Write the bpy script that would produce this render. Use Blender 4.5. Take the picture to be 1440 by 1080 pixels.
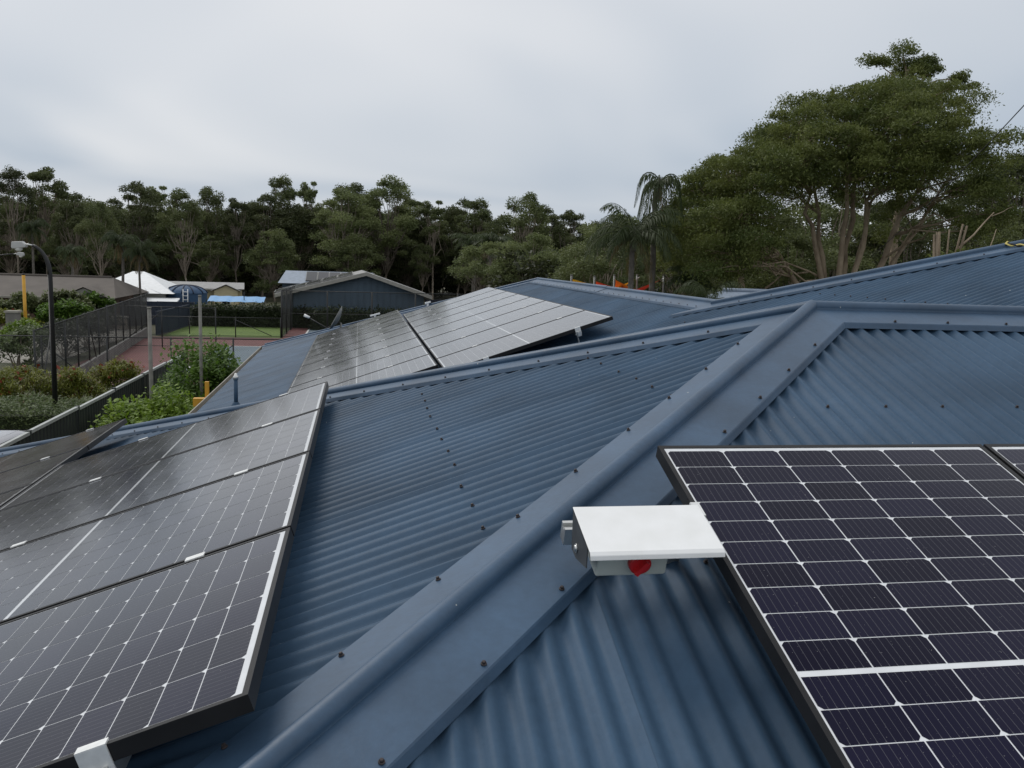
import bpy, math, random
import numpy as np
from mathutils import Vector, Matrix

for _o in list(bpy.data.objects):
    bpy.data.objects.remove(_o)
scene = bpy.context.scene
C = scene.collection
R = math.radians

# ------------------------------------------------------------------ camera
YAW, PITCH, ROLL = R(-10.16), R(8.07), R(-1.88)
fw = Vector((-math.sin(YAW) * math.cos(PITCH), math.cos(YAW) * math.cos(PITCH), -math.sin(PITCH)))
rt = Vector((math.cos(YAW), math.sin(YAW), 0.0))
dn = fw.cross(rt)
rt2 = rt * math.cos(ROLL) + dn * math.sin(ROLL)
dn2 = dn * math.cos(ROLL) - rt * math.sin(ROLL)
cam_d = bpy.data.cameras.new('camera')
cam = bpy.data.objects.new('camera', cam_d)
C.objects.link(cam)
m = Matrix.Identity(4)
for i in range(3):
    m[i][0], m[i][1], m[i][2] = rt2[i], -dn2[i], -fw[i]
m[0][3], m[1][3], m[2][3] = -0.820, -2.183, 4.794
cam.matrix_world = m
cam_d.sensor_width = 36.0
cam_d.lens = 36.0 * 1220.4 / 1440.0
cam_d.clip_start = 0.05
cam_d.clip_end = 3000
scene.camera = cam

# ------------------------------------------------------------------ sky and sun (overcast)
SUN_EL, SUN_AZ = R(48), R(-35)          # azimuth measured from +Y towards +X
world = bpy.data.worlds.new('World')
scene.world = world
world.use_nodes = True
wn, wl = world.node_tree.nodes, world.node_tree.links
wn.clear()
wout = wn.new('ShaderNodeOutputWorld')
bg_sky = wn.new('ShaderNodeBackground')
bg_cloud = wn.new('ShaderNodeBackground')
mixw = wn.new('ShaderNodeMixShader')
sky = wn.new('ShaderNodeTexSky')
sky.sky_type = 'NISHITA'
sky.sun_disc = False
sky.sun_elevation = SUN_EL
sky.sun_rotation = SUN_AZ
sky.dust_density = 3.0
bg_sky.inputs[1].default_value = 0.10
wl.new(sky.outputs[0], bg_sky.inputs[0])
tc = wn.new('ShaderNodeTexCoord')
sep = wn.new('ShaderNodeSeparateXYZ')
wl.new(tc.outputs['Generated'], sep.inputs[0])
# layered cloud: project the direction on a flat cloud deck, so streaks stretch towards the horizon
zmax = wn.new('ShaderNodeMath'); zmax.operation = 'MAXIMUM'; zmax.inputs[1].default_value = 0.0
wl.new(sep.outputs[2], zmax.inputs[0])
zadd = wn.new('ShaderNodeMath'); zadd.operation = 'ADD'; zadd.inputs[1].default_value = 0.16
wl.new(zmax.outputs[0], zadd.inputs[0])
dx = wn.new('ShaderNodeMath'); dx.operation = 'DIVIDE'
dy = wn.new('ShaderNodeMath'); dy.operation = 'DIVIDE'
wl.new(sep.outputs[0], dx.inputs[0]); wl.new(zadd.outputs[0], dx.inputs[1])
wl.new(sep.outputs[1], dy.inputs[0]); wl.new(zadd.outputs[0], dy.inputs[1])
comb = wn.new('ShaderNodeCombineXYZ')
wl.new(dx.outputs[0], comb.inputs[0]); wl.new(dy.outputs[0], comb.inputs[1])
nz = wn.new('ShaderNodeTexNoise')
nz.inputs['Scale'].default_value = 0.55
nz.inputs['Detail'].default_value = 2.5
nz.inputs['Roughness'].default_value = 0.5
nz.inputs['Distortion'].default_value = 0.6
wl.new(comb.outputs[0], nz.inputs['Vector'])
nm = wn.new('ShaderNodeMath'); nm.operation = 'MULTIPLY_ADD'
nm.inputs[1].default_value = 1.75
nm.inputs[2].default_value = -0.60
wl.new(nz.outputs['Fac'], nm.inputs[0])
el = wn.new('ShaderNodeMath'); el.operation = 'MULTIPLY_ADD'
el.inputs[1].default_value = 0.9
wl.new(zmax.outputs[0], el.inputs[0]); wl.new(nm.outputs[0], el.inputs[2])
ramp = wn.new('ShaderNodeValToRGB')
ramp.color_ramp.elements[0].position = 0.10
ramp.color_ramp.elements[0].color = (0.475, 0.545, 0.635, 1)
ramp.color_ramp.elements[1].position = 0.72
ramp.color_ramp.elements[1].color = (0.79, 0.805, 0.83, 1)
wl.new(el.outputs[0], ramp.inputs[0])
wl.new(ramp.outputs[0], bg_cloud.inputs[0])
bg_cloud.inputs[1].default_value = 1.0
mixw.inputs[0].default_value = 0.93
wl.new(bg_sky.outputs[0], mixw.inputs[1])
wl.new(bg_cloud.outputs[0], mixw.inputs[2])
wl.new(mixw.outputs[0], wout.inputs[0])

sun_d = bpy.data.lights.new('sun', 'SUN')
sun_d.energy = 1.2
sun_d.angle = R(25)
sun_d.color = (1.0, 0.97, 0.92)
sun = bpy.data.objects.new('sun', sun_d)
C.objects.link(sun)
sdir = Vector((math.sin(SUN_AZ) * math.cos(SUN_EL), math.cos(SUN_AZ) * math.cos(SUN_EL), math.sin(SUN_EL)))
sun.rotation_euler = sdir.to_track_quat('Z', 'Y').to_euler()

scene.view_settings.view_transform = 'Standard'
scene.view_settings.look = 'None'
scene.view_settings.exposure = 0.0
scene.view_settings.gamma = 1.0
scene.render.engine = 'CYCLES'

# ------------------------------------------------------------------ materials
def mat(name, col, rough=0.6, metal=0.0, spec=0.5, var=0.0, vscale=4.0, bump=0.0, bscale=40.0,
        col2=None, rnd=0.0, coat=0.0, coat_rough=0.05, flecks=None, transl=0.0, detail=4.0, fscale=9.0, fsize=0.036, grain=0.0):
    mm = bpy.data.materials.new(name)
    mm.use_nodes = True
    n, l = mm.node_tree.nodes, mm.node_tree.links
    b = n['Principled BSDF']
    b.inputs['Base Color'].default_value = (*col, 1)
    b.inputs['Roughness'].default_value = rough
    b.inputs['Metallic'].default_value = metal
    b.inputs['Specular IOR Level'].default_value = spec
    b.inputs['Coat Weight'].default_value = coat
    b.inputs['Coat Roughness'].default_value = coat_rough
    tcn = n.new('ShaderNodeTexCoord')
    vec = tcn.outputs['Object']
    cs = None
    if var > 0 or col2:
        tn = n.new('ShaderNodeTexNoise')
        tn.inputs['Scale'].default_value = vscale
        tn.inputs['Detail'].default_value = detail
        l.new(vec, tn.inputs['Vector'])
        cr = n.new('ShaderNodeValToRGB')
        cr.color_ramp.elements[0].position = 0.32
        cr.color_ramp.elements[1].position = 0.68
        c2 = col2 if col2 else tuple(min(1, v * (1 + var)) for v in col)
        c1 = col if col2 else tuple(v * (1 - var) for v in col)
        cr.color_ramp.elements[0].color = (*c1, 1)
        cr.color_ramp.elements[1].color = (*c2, 1)
        l.new(tn.outputs['Fac'], cr.inputs[0])
        cs = cr.outputs[0]
    if rnd > 0:
        oi = n.new('ShaderNodeObjectInfo')
        ma = n.new('ShaderNodeMath'); ma.operation = 'MULTIPLY_ADD'
        ma.inputs[1].default_value = 2 * rnd
        ma.inputs[2].default_value = 1 - rnd
        l.new(oi.outputs['Random'], ma.inputs[0])
        hs = n.new('ShaderNodeHueSaturation')
        l.new(ma.outputs[0], hs.inputs['Value'])
        if cs:
            l.new(cs, hs.inputs['Color'])
        else:
            hs.inputs['Color'].default_value = (*col, 1)
        cs = hs.outputs[0]
    if grain > 0:
        gn = n.new('ShaderNodeTexNoise')
        gn.inputs['Scale'].default_value = 38.0
        gn.inputs['Detail'].default_value = 6
        gn.inputs['Roughness'].default_value = 0.7
        l.new(vec, gn.inputs['Vector'])
        gl = n.new('ShaderNodeTexNoise')
        gl.inputs['Scale'].default_value = 0.55
        gl.inputs['Detail'].default_value = 6
        l.new(vec, gl.inputs['Vector'])
        ga = n.new('ShaderNodeMath'); ga.operation = 'ADD'
        l.new(gn.outputs['Fac'], ga.inputs[0]); l.new(gl.outputs['Fac'], ga.inputs[1])
        gm = n.new('ShaderNodeMath'); gm.operation = 'MULTIPLY_ADD'
        gm.inputs[1].default_value = 2.4 * grain; gm.inputs[2].default_value = 1 - 2.4 * grain
        l.new(ga.outputs[0], gm.inputs[0])
        gh = n.new('ShaderNodeHueSaturation')
        l.new(gm.outputs[0], gh.inputs['Value'])
        l.new(cs, gh.inputs['Color'])
        cs = gh.outputs[0]
    if flecks:
        vo = n.new('ShaderNodeTexVoronoi')
        vo.inputs['Scale'].default_value = fscale
        l.new(vec, vo.inputs['Vector'])
        wn_ = n.new('ShaderNodeTexNoise')
        wn_.inputs['Scale'].default_value = 3.0
        l.new(vec, wn_.inputs['Vector'])
        th = n.new('ShaderNodeMath'); th.operation = 'MULTIPLY_ADD'     # only some cells carry a fleck
        th.inputs[1].default_value = fsize * 3.2
        th.inputs[2].default_value = -fsize * 1.15
        l.new(wn_.outputs['Fac'], th.inputs[0])
        lt = n.new('ShaderNodeMath'); lt.operation = 'LESS_THAN'
        l.new(vo.outputs['Distance'], lt.inputs[0]); l.new(th.outputs[0], lt.inputs[1])
        mx = n.new('ShaderNodeMixRGB')
        mx.inputs['Color2'].default_value = (*flecks, 1)
        l.new(lt.outputs[0], mx.inputs['Fac'])
        if cs:
            l.new(cs, mx.inputs['Color1'])
        else:
            mx.inputs['Color1'].default_value = (*col, 1)
        cs = mx.outputs[0]
    if cs:
        l.new(cs, b.inputs['Base Color'])
    if bump > 0:
        bn = n.new('ShaderNodeTexNoise')
        bn.inputs['Scale'].default_value = bscale
        bn.inputs['Detail'].default_value = 5
        l.new(vec, bn.inputs['Vector'])
        bp = n.new('ShaderNodeBump')
        bp.inputs['Strength'].default_value = bump
        bp.inputs['Distance'].default_value = 0.02
        l.new(bn.outputs['Fac'], bp.inputs['Height'])
        l.new(bp.outputs[0], b.inputs['Normal'])
    if transl > 0:
        tr = n.new('ShaderNodeBsdfTranslucent')
        if cs:
            l.new(cs, tr.inputs[0])
        else:
            tr.inputs[0].default_value = (*col, 1)
        ms = n.new('ShaderNodeMixShader')
        ms.inputs[0].default_value = transl
        l.new(b.outputs[0], ms.inputs[1]); l.new(tr.outputs[0], ms.inputs[2])
        l.new(ms.outputs[0], n['Material Output'].inputs[0])
    return mm

M = {}
ROOFC = (0.045, 0.085, 0.139)
M['roof'] = mat('blue_roof_steel', ROOFC, 0.50, spec=0.15, grain=0.16, var=0.22, vscale=1.7, bump=0.03, bscale=90, flecks=(0.45, 0.47, 0.46), detail=8)
M['cap'] = mat('blue_cap_steel', (0.044, 0.087, 0.148), 0.45, spec=0.42, grain=0.20, var=0.22, vscale=3.0, bump=0.03, bscale=90, flecks=(0.45, 0.46, 0.45), detail=9, fscale=7)
M['deck'] = mat('dark_roof_deck', (0.012, 0.014, 0.018), 0.9)
M['screw'] = mat('weathered_screw', (0.055, 0.045, 0.045), 0.55, metal=0.4, var=0.4, vscale=60)
M['frame'] = mat('black_anodised_frame', (0.014, 0.014, 0.015), 0.45, spec=0.25, var=0.2, vscale=8)
M['back'] = mat('white_backsheet', (0.72, 0.74, 0.76), 0.13, spec=0.5, var=0.06, vscale=14)
M['alu'] = mat('aluminium', (0.62, 0.63, 0.62), 0.38, metal=0.9, var=0.12, vscale=20)
M['clamp'] = mat('bright_clamp', (0.74, 0.75, 0.74), 0.42, metal=0.35, var=0.08, vscale=50)
M['white_metal'] = mat('white_painted_metal', (0.86, 0.87, 0.87), 0.45, var=0.06, vscale=14, col2=(0.80, 0.81, 0.80), detail=8)
M['shaded_plate'] = mat('shaded_grey_plate', (0.055, 0.06, 0.065), 0.5, var=0.2, vscale=15)  # shadow on the shroud's side flap is put into this dark grey
M['box_plastic'] = mat('light_grey_plastic', (0.50, 0.54, 0.50), 0.45, var=0.05)
M['red'] = mat('red_plastic', (0.50, 0.016, 0.02), 0.35)
M['black'] = mat('black_metal', (0.012, 0.012, 0.013), 0.5, var=0.2)
M['wire'] = mat('fence_wire', (0.035, 0.037, 0.036), 0.6, metal=0.2)
M['fpost'] = mat('black_fence_post', (0.018, 0.02, 0.02), 0.55, var=0.2)
M['cbond'] = mat('charcoal_fence_steel', (0.030, 0.036, 0.037), 0.5, var=0.15, vscale=2)
M['cbrail'] = mat('pale_grey_rail', (0.36, 0.38, 0.37), 0.5, var=0.12, vscale=5)
M['navy'] = mat('navy_fence_steel', (0.020, 0.030, 0.055), 0.5, var=0.15)
M['timber_pole'] = mat('weathered_grey_pole', (0.19, 0.185, 0.165), 0.8, var=0.25, vscale=6, bump=0.2)
M['yellow'] = mat('yellow_paint', (0.62, 0.33, 0.03), 0.5, var=0.1)
M['concrete'] = mat('pale_concrete', (0.30, 0.285, 0.25), 0.85, var=0.16, vscale=0.8, bump=0.15)
M['sleeper'] = mat('grey_sleeper', (0.16, 0.155, 0.145), 0.85, var=0.2, vscale=2, bump=0.2)
M['tanwall'] = mat('tan_block_wall', (0.36, 0.31, 0.25), 0.85, var=0.14, vscale=1.3, bump=0.2)
M['ground'] = mat('ground_soil_and_grass', (0.050, 0.062, 0.028), 0.95, col2=(0.095, 0.085, 0.050), vscale=0.25, bump=0.3, bscale=6, detail=8)
M['lawn'] = mat('mown_lawn', (0.085, 0.145, 0.022), 0.9, col2=(0.115, 0.175, 0.032), vscale=0.8, bump=0.4, bscale=30)
M['redcourt'] = mat('red_court', (0.125, 0.043, 0.040), 0.8, var=0.14, vscale=0.7)
M['bluecourt'] = mat('blue_grey_court', (0.115, 0.155, 0.185), 0.8, var=0.1, vscale=0.7)
M['line'] = mat('white_line_paint', (0.68, 0.68, 0.66), 0.7)
M['bark'] = mat('pale_gum_bark', (0.42, 0.335, 0.24), 0.85, col2=(0.20, 0.15, 0.105), vscale=1.6, bump=0.3, bscale=12, detail=7)
M['bark_d'] = mat('grey_forest_bark', (0.30, 0.255, 0.205), 0.9, col2=(0.14, 0.112, 0.09), vscale=1.2, rnd=0.35)
M['palm_bark'] = mat('palm_bark', (0.125, 0.112, 0.098), 0.9, var=0.3, vscale=5, bump=0.3)
LV = dict(rough=0.55, spec=0.35, transl=0.36)
M['gumleaf'] = mat('gum_leaf', (0.070, 0.098, 0.024), col2=(0.175, 0.200, 0.052), vscale=0.75, **LV)
M['forest'] = mat('forest_leaf', (0.078, 0.102, 0.038), col2=(0.145, 0.166, 0.066), vscale=0.4, rnd=0.42, **LV)
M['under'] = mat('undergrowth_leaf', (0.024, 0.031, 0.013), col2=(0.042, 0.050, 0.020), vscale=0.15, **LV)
M['palm'] = mat('palm_leaf', (0.034, 0.054, 0.018), col2=(0.058, 0.078, 0.026), vscale=0.8, rnd=0.2, **LV)
M['palm_dry'] = mat('dry_palm_frond', (0.16, 0.115, 0.045), col2=(0.09, 0.07, 0.03), vscale=1.0, **LV)
M['bush'] = mat('bright_bush_leaf', (0.110, 0.200, 0.014), col2=(0.215, 0.310, 0.034), vscale=2.2, **LV)
M['bush2'] = mat('deep_green_bush_leaf', (0.065, 0.135, 0.018), col2=(0.115, 0.200, 0.026), vscale=2.0, **LV)
M['bottle'] = mat('bottlebrush_leaf', (0.110, 0.140, 0.016), col2=(0.200, 0.205, 0.030), vscale=1.6, **LV)
M['flower'] = mat('red_flower', (0.22, 0.035, 0.015), 0.6)
M['hedge'] = mat('grey_green_hedge_leaf', (0.085, 0.122, 0.046), col2=(0.140, 0.180, 0.072), vscale=2.5, **LV)
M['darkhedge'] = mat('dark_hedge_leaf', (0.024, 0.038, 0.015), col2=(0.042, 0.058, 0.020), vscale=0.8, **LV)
M['brownroof'] = mat('brown_tiled_roof', (0.098, 0.084, 0.072), 0.85, var=0.15, vscale=1.0)
M['whiteroof'] = mat('white_steel_roof', (0.74, 0.76, 0.77), 0.5, var=0.05)
M['greyroof'] = mat('grey_steel_roof', (0.27, 0.27, 0.265), 0.6, var=0.12)
M['palebluer'] = mat('pale_blue_steel_roof', (0.22, 0.27, 0.34), 0.5, var=0.12)
M['cream'] = mat('cream_weatherboard', (0.55, 0.48, 0.30), 0.7, var=0.06)
M['whitewall'] = mat('white_wall', (0.62, 0.62, 0.58), 0.7, var=0.06)
M['brick'] = mat('brown_brick', (0.17, 0.115, 0.085), 0.9, var=0.2, vscale=3)
M['shedwall'] = mat('slate_blue_wall', (0.058, 0.092, 0.125), 0.6, var=0.12, vscale=0.6)
M['barge'] = mat('pale_barge_board', (0.30, 0.29, 0.26), 0.7, var=0.1)
M['glassdark'] = mat('dark_window_glass', (0.01, 0.012, 0.014), 0.08)
M['pvfar'] = mat('far_solar_glass', (0.016, 0.017, 0.022), 0.12)
M['tarp'] = mat('light_blue_tarp', (0.17, 0.36, 0.62), 0.6, var=0.06)
M['bluecanvas'] = mat('blue_canvas', (0.030, 0.075, 0.150), 0.7, var=0.1)
M['navycanvas'] = mat('navy_canvas', (0.012, 0.022, 0.050), 0.7)
M['sail_y'] = mat('yellow_sail_cloth', (0.80, 0.42, 0.02), 0.7, transl=0.25)
M['sail_o'] = mat('orange_sail_cloth', (0.62, 0.16, 0.02), 0.7, transl=0.25)
M['sail_r'] = mat('red_sail_cloth', (0.55, 0.05, 0.03), 0.7, transl=0.25)
M['steelpost'] = mat('steel_post', (0.20, 0.20, 0.19), 0.5, metal=0.3)
M['carpaint'] = mat('silver_car_paint', (0.33, 0.33, 0.35), 0.25, metal=0.6, coat=1.0)
M['tyre'] = mat('tyre_rubber', (0.015, 0.015, 0.015), 0.8)
M['lamp'] = mat('lamp_housing', (0.42, 0.43, 0.42), 0.45, var=0.1)
M['lens'] = mat('lamp_lens', (0.70, 0.71, 0.70), 0.15)
M['kiosk'] = mat('pale_green_steel', (0.17, 0.235, 0.095), 0.6, var=0.1)
M['gutter'] = mat('beige_gutter', (0.30, 0.28, 0.24), 0.5, var=0.12)
M['ropey'] = mat('yellow_rope', (0.62, 0.52, 0.16), 0.8)
M['ropeb'] = mat('black_rope', (0.012, 0.012, 0.012), 0.8)
M['dish'] = mat('grey_dish', (0.17, 0.18, 0.18), 0.5)
M['bluecar'] = M['bluecanvas']


def cell_material():
    mm = bpy.data.materials.new('solar_cell_silicon')
    mm.use_nodes = True
    n, l = mm.node_tree.nodes, mm.node_tree.links
    b = n['Principled BSDF']
    b.inputs['Roughness'].default_value = 0.10
    b.inputs['IOR'].default_value = 1.30
    b.inputs['Sheen Weight'].default_value = 0.30
    b.inputs['Sheen Roughness'].default_value = 0.22
    tcn = n.new('ShaderNodeTexCoord')
    sp = n.new('ShaderNodeSeparateXYZ')
    l.new(tcn.outputs['Object'], sp.inputs[0])

    def math_(op, a, bv=None, c=None):
        q = n.new('ShaderNodeMath'); q.operation = op
        for i, v in enumerate((a, bv, c)):
            if v is None:
                continue
            if isinstance(v, (int, float)):
                q.inputs[i].default_value = v
            else:
                l.new(v, q.inputs[i])
        return q.outputs[0]
    # nine bus wires along the short side of the half cell
    ys = math_('MULTIPLY_ADD', sp.outputs[1], 1 / 0.01745, 50.0)
    fr = math_('FRACT', ys)
    dd = math_('ABSOLUTE', math_('SUBTRACT', fr, 0.5))
    wire = math_('LESS_THAN', dd, 0.030)
    # solder pads near the ends of each wire
    pad = math_('MULTIPLY', math_('LESS_THAN', dd, 0.06), math_('GREATER_THAN', math_('ABSOLUTE', sp.outputs[0]), 0.0345))
    any_ = math_('MAXIMUM', wire, pad)
    oi = n.new('ShaderNodeObjectInfo')
    rnd = math_('MULTIPLY_ADD', oi.outputs['Random'], 0.6, 0.7)
    base = n.new('ShaderNodeHueSaturation')
    base.inputs['Color'].default_value = (0.0095, 0.0092, 0.0240, 1)
    l.new(rnd, base.inputs['Value'])
    mx = n.new('ShaderNodeMixRGB')
    mx.inputs['Color2'].default_value = (0.085, 0.085, 0.10, 1)
    l.new(any_, mx.inputs['Fac']); l.new(base.outputs[0], mx.inputs['Color1'])
    # dust: fine light specks and a faint film
    vo = n.new('ShaderNodeTexNoise'); vo.inputs['Scale'].default_value = 260; vo.inputs['Detail'].default_value = 2
    geo = n.new('ShaderNodeNewGeometry')
    l.new(geo.outputs['Position'], vo.inputs['Vector'])
    sp2 = math_('GREATER_THAN', vo.outputs['Fac'], 0.745)
    mx2 = n.new('ShaderNodeMixRGB'); mx2.inputs['Color2'].default_value = (0.25, 0.25, 0.25, 1)
    l.new(sp2, mx2.inputs['Fac']); l.new(mx.outputs[0], mx2.inputs['Color1'])
    l.new(mx2.outputs[0], b.inputs['Base Color'])
    fn = n.new('ShaderNodeTexNoise'); fn.inputs['Scale'].default_value = 3.5; fn.inputs['Detail'].default_value = 5
    l.new(geo.outputs['Position'], fn.inputs['Vector'])
    l.new(math_('MULTIPLY_ADD', fn.outputs['Fac'], 0.10, 0.07), b.inputs['Roughness'])
    return mm


M['cell'] = cell_material()
M['cellfar'] = mat('far_solar_cell', (0.0125, 0.0125, 0.0235), 0.12, var=0.25, vscale=2)


def front_glass(mm, rough):
    """anti-reflective, slightly dusty cover glass: mirror part rises steeply towards grazing angles"""
    n, l = mm.node_tree.nodes, mm.node_tree.links
    b = n['Principled BSDF']
    b.inputs['Specular IOR Level'].default_value = 0.0
    b.inputs['Sheen Weight'].default_value = 0.0
    lw = n.new('ShaderNodeLayerWeight')
    lw.inputs['Blend'].default_value = 0.5
    cr = n.new('ShaderNodeValToRGB')
    pts = [(0.0, 0.004), (0.366, 0.012), (0.533, 0.05), (0.674, 0.17), (0.792, 0.46), (0.870, 0.70), (0.900, 0.84), (1.0, 1.0)]
    e = cr.color_ramp.elements
    e[0].position, e[0].color = pts[0][0], (pts[0][1],) * 3 + (1,)
    e[1].position, e[1].color = pts[-1][0], (1, 1, 1, 1)
    for p_, v_ in pts[1:-1]:
        q = e.new(p_); q.color = (v_, v_, v_, 1)
    l.new(lw.outputs['Facing'], cr.inputs[0])
    g = n.new('ShaderNodeBsdfGlossy')
    geo = n.new('ShaderNodeNewGeometry')
    fn = n.new('ShaderNodeTexNoise'); fn.inputs['Scale'].default_value = 3.0; fn.inputs['Detail'].default_value = 6
    l.new(geo.outputs['Position'], fn.inputs['Vector'])
    ma = n.new('ShaderNodeMath'); ma.operation = 'MULTIPLY_ADD'
    ma.inputs[1].default_value = 0.10; ma.inputs[2].default_value = rough - 0.05
    l.new(fn.outputs['Fac'], ma.inputs[0]); l.new(ma.outputs[0], g.inputs['Roughness'])
    mx = n.new('ShaderNodeMixShader')
    l.new(cr.outputs[0], mx.inputs[0]); l.new(b.outputs[0], mx.inputs[1]); l.new(g.outputs[0], mx.inputs[2])
    l.new(mx.outputs[0], n['Material Output'].inputs[0])


for k_ in ('cell', 'cellfar', 'back', 'pvfar'):
    front_glass(M[k_], 0.13)

# ------------------------------------------------------------------ mesh helpers
def link(o, parent=None):
    C.objects.link(o)
    if parent is not None:
        o.parent = parent
    return o


def tag(o, label=None, cat=None, group=None, kind=None):
    if label: o['label'] = label
    if cat: o['category'] = cat
    if group: o['group'] = group
    if kind: o['kind'] = kind
    return o


def empty(name, loc=(0, 0, 0), rz=0.0, label=None, cat=None, group=None):
    o = bpy.data.objects.new(name, None)
    o.location = loc
    o.rotation_euler = (0, 0, rz)
    o.empty_display_size = 0.1
    link(o)
    return tag(o, label, cat, group)


def np_mesh(name, V, F, smooth=False):
    """V (n,3) array, F (m,k) array with equal-sized faces"""
    V = np.asarray(V, dtype=np.float32); F = np.asarray(F, dtype=np.int32)
    me = bpy.data.meshes.new(name)
    k = F.shape[1]
    me.vertices.add(len(V)); me.vertices.foreach_set('co', V.ravel())
    me.loops.add(F.size); me.loops.foreach_set('vertex_index', F.ravel())
    me.polygons.add(len(F))
    me.polygons.foreach_set('loop_start', np.arange(len(F), dtype=np.int32) * k)
    me.polygons.foreach_set('loop_total', np.full(len(F), k, dtype=np.int32))
    if smooth:
        me.polygons.foreach_set('use_smooth', np.ones(len(F), dtype=bool))
    me.update(calc_edges=True)
    return me


class MB:
    def __init__(s):
        s.v, s.f, s.sm = [], [], []

    def poly(s, pts, smooth=False):
        b = len(s.v)
        s.v += [tuple(p) for p in pts]
        s.f.append(tuple(range(b, b + len(pts)))); s.sm.append(smooth)
        return s

    def box(s, c, d, rz=0.0, mtx=None):
        b = len(s.v)
        hx, hy, hz = d[0] / 2, d[1] / 2, d[2] / 2
        rot = Matrix.Rotation(rz, 3, 'Z') if mtx is None else mtx
        for z in (-hz, hz):
            for x, y in ((-hx, -hy), (hx, -hy), (hx, hy), (-hx, hy)):
                p = rot @ Vector((x, y, z)) + Vector(c)
                s.v.append(tuple(p))
        for q in ((0, 3, 2, 1), (4, 5, 6, 7), (0, 1, 5, 4), (1, 2, 6, 5), (2, 3, 7, 6), (3, 0, 4, 7)):
            s.f.append(tuple(b + i for i in q)); s.sm.append(False)
        return s

    def tube(s, pts, rad, n=8, cap=True, smooth=True):
        pts = [Vector(p) for p in pts]
        if isinstance(rad, (int, float)):
            rad = [rad] * len(pts)
        rings = []
        up = Vector((0, 0, 1))
        prev = None
        for i, p in enumerate(pts):
            d = (pts[min(i + 1, len(pts) - 1)] - pts[max(i - 1, 0)])
            if d.length < 1e-9:
                d = Vector((0, 0, 1))
            d.normalize()
            if prev is None:
                a = d.cross(up if abs(d.z) < 0.9 else Vector((1, 0, 0))).normalized()
            else:
                a = (prev - d * prev.dot(d))
                a = a.normalized() if a.length > 1e-6 else d.orthogonal().normalized()
            prev = a
            c = d.cross(a)
            b = len(s.v)
            for k in range(n):
                t = 2 * math.pi * k / n
                s.v.append(tuple(p + (a * math.cos(t) + c * math.sin(t)) * rad[i]))
            rings.append(b)
        for i in range(len(rings) - 1):
            for k in range(n):
                k2 = (k + 1) % n
                s.f.append((rings[i] + k, rings[i] + k2, rings[i + 1] + k2, rings[i + 1] + k)); s.sm.append(smooth)
        if cap:
            s.f.append(tuple(rings[0] + k for k in range(n))[::-1]); s.sm.append(False)
            s.f.append(tuple(rings[-1] + k for k in range(n))); s.sm.append(False)
        return s

    def prism(s, prof, p0, ax, bx, ln):
        """profile (list of 2d) in axes ax, bx from p0, extruded by vector ln"""
        p0, ax, bx, ln = Vector(p0), Vector(ax), Vector(bx), Vector(ln)
        b = len(s.v); n = len(prof)
        for q in (Vector((0, 0, 0)), ln):
            for u, v in prof:
                s.v.append(tuple(p0 + ax * u + bx * v + q))
        s.f.append(tuple(b + i for i in range(n))[::-1]); s.sm.append(False)
        s.f.append(tuple(b + n + i for i in range(n))); s.sm.append(False)
        for i in range(n):
            j = (i + 1) % n
            s.f.append((b + i, b + j, b + n + j, b + n + i)); s.sm.append(False)
        return s

    def lathe(s, prof, c=(0, 0, 0), n=24, smooth=True, a0=0.0, a1=2 * math.pi):
        b = len(s.v); full = abs(a1 - a0 - 2 * math.pi) < 1e-6
        m_ = n if full else n + 1
        for i in range(m_):
            t = a0 + (a1 - a0) * i / n
            for r, z in prof:
                s.v.append((c[0] + r * math.cos(t), c[1] + r * math.sin(t), c[2] + z))
        k = len(prof)
        for i in range(n):
            j = (i + 1) % m_
            for q in range(k - 1):
                s.f.append((b + i * k + q, b + j * k + q, b + j * k + q + 1, b + i * k + q + 1)); s.sm.append(smooth)
        return s

    def mesh(s, name):
        me = bpy.data.meshes.new(name)
        me.from_pydata(s.v, [], s.f)
        me.polygons.foreach_set('use_smooth', s.sm)
        me.update()
        return me

    def build(s, name, material, parent=None, world=False):
        """world=True: vertices are in world space and parent is an unrotated empty at its location"""
        if world and parent is not None:
            off = Vector((0, 0, 0)); p = parent
            while p is not None:
                off += p.location; p = p.parent
            s.v = [tuple(Vector(v) - off) for v in s.v]
        me = s.mesh(name)
        me.materials.append(material)
        return link(bpy.data.objects.new(name, me), parent)


def copy_tree(o, parent=None):
    c = o.copy(); C.objects.link(c); c.parent = parent
    for ch in list(o.children):
        copy_tree(ch, c)
    return c


def mesh_obj(name, me, material, parent=None):
    if not me.materials:
        me.materials.append(material)
    return link(bpy.data.objects.new(name, me), parent)


# ------------------------------------------------------------------ ground and paving
def sheet(name, x0, y0, x1, y1, z, material, kind='structure'):
    o = MB().poly([(x0, y0, z), (x1, y0, z), (x1, y1, z), (x0, y1, z)]).build(name, material)
    return tag(o, kind=kind)


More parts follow.
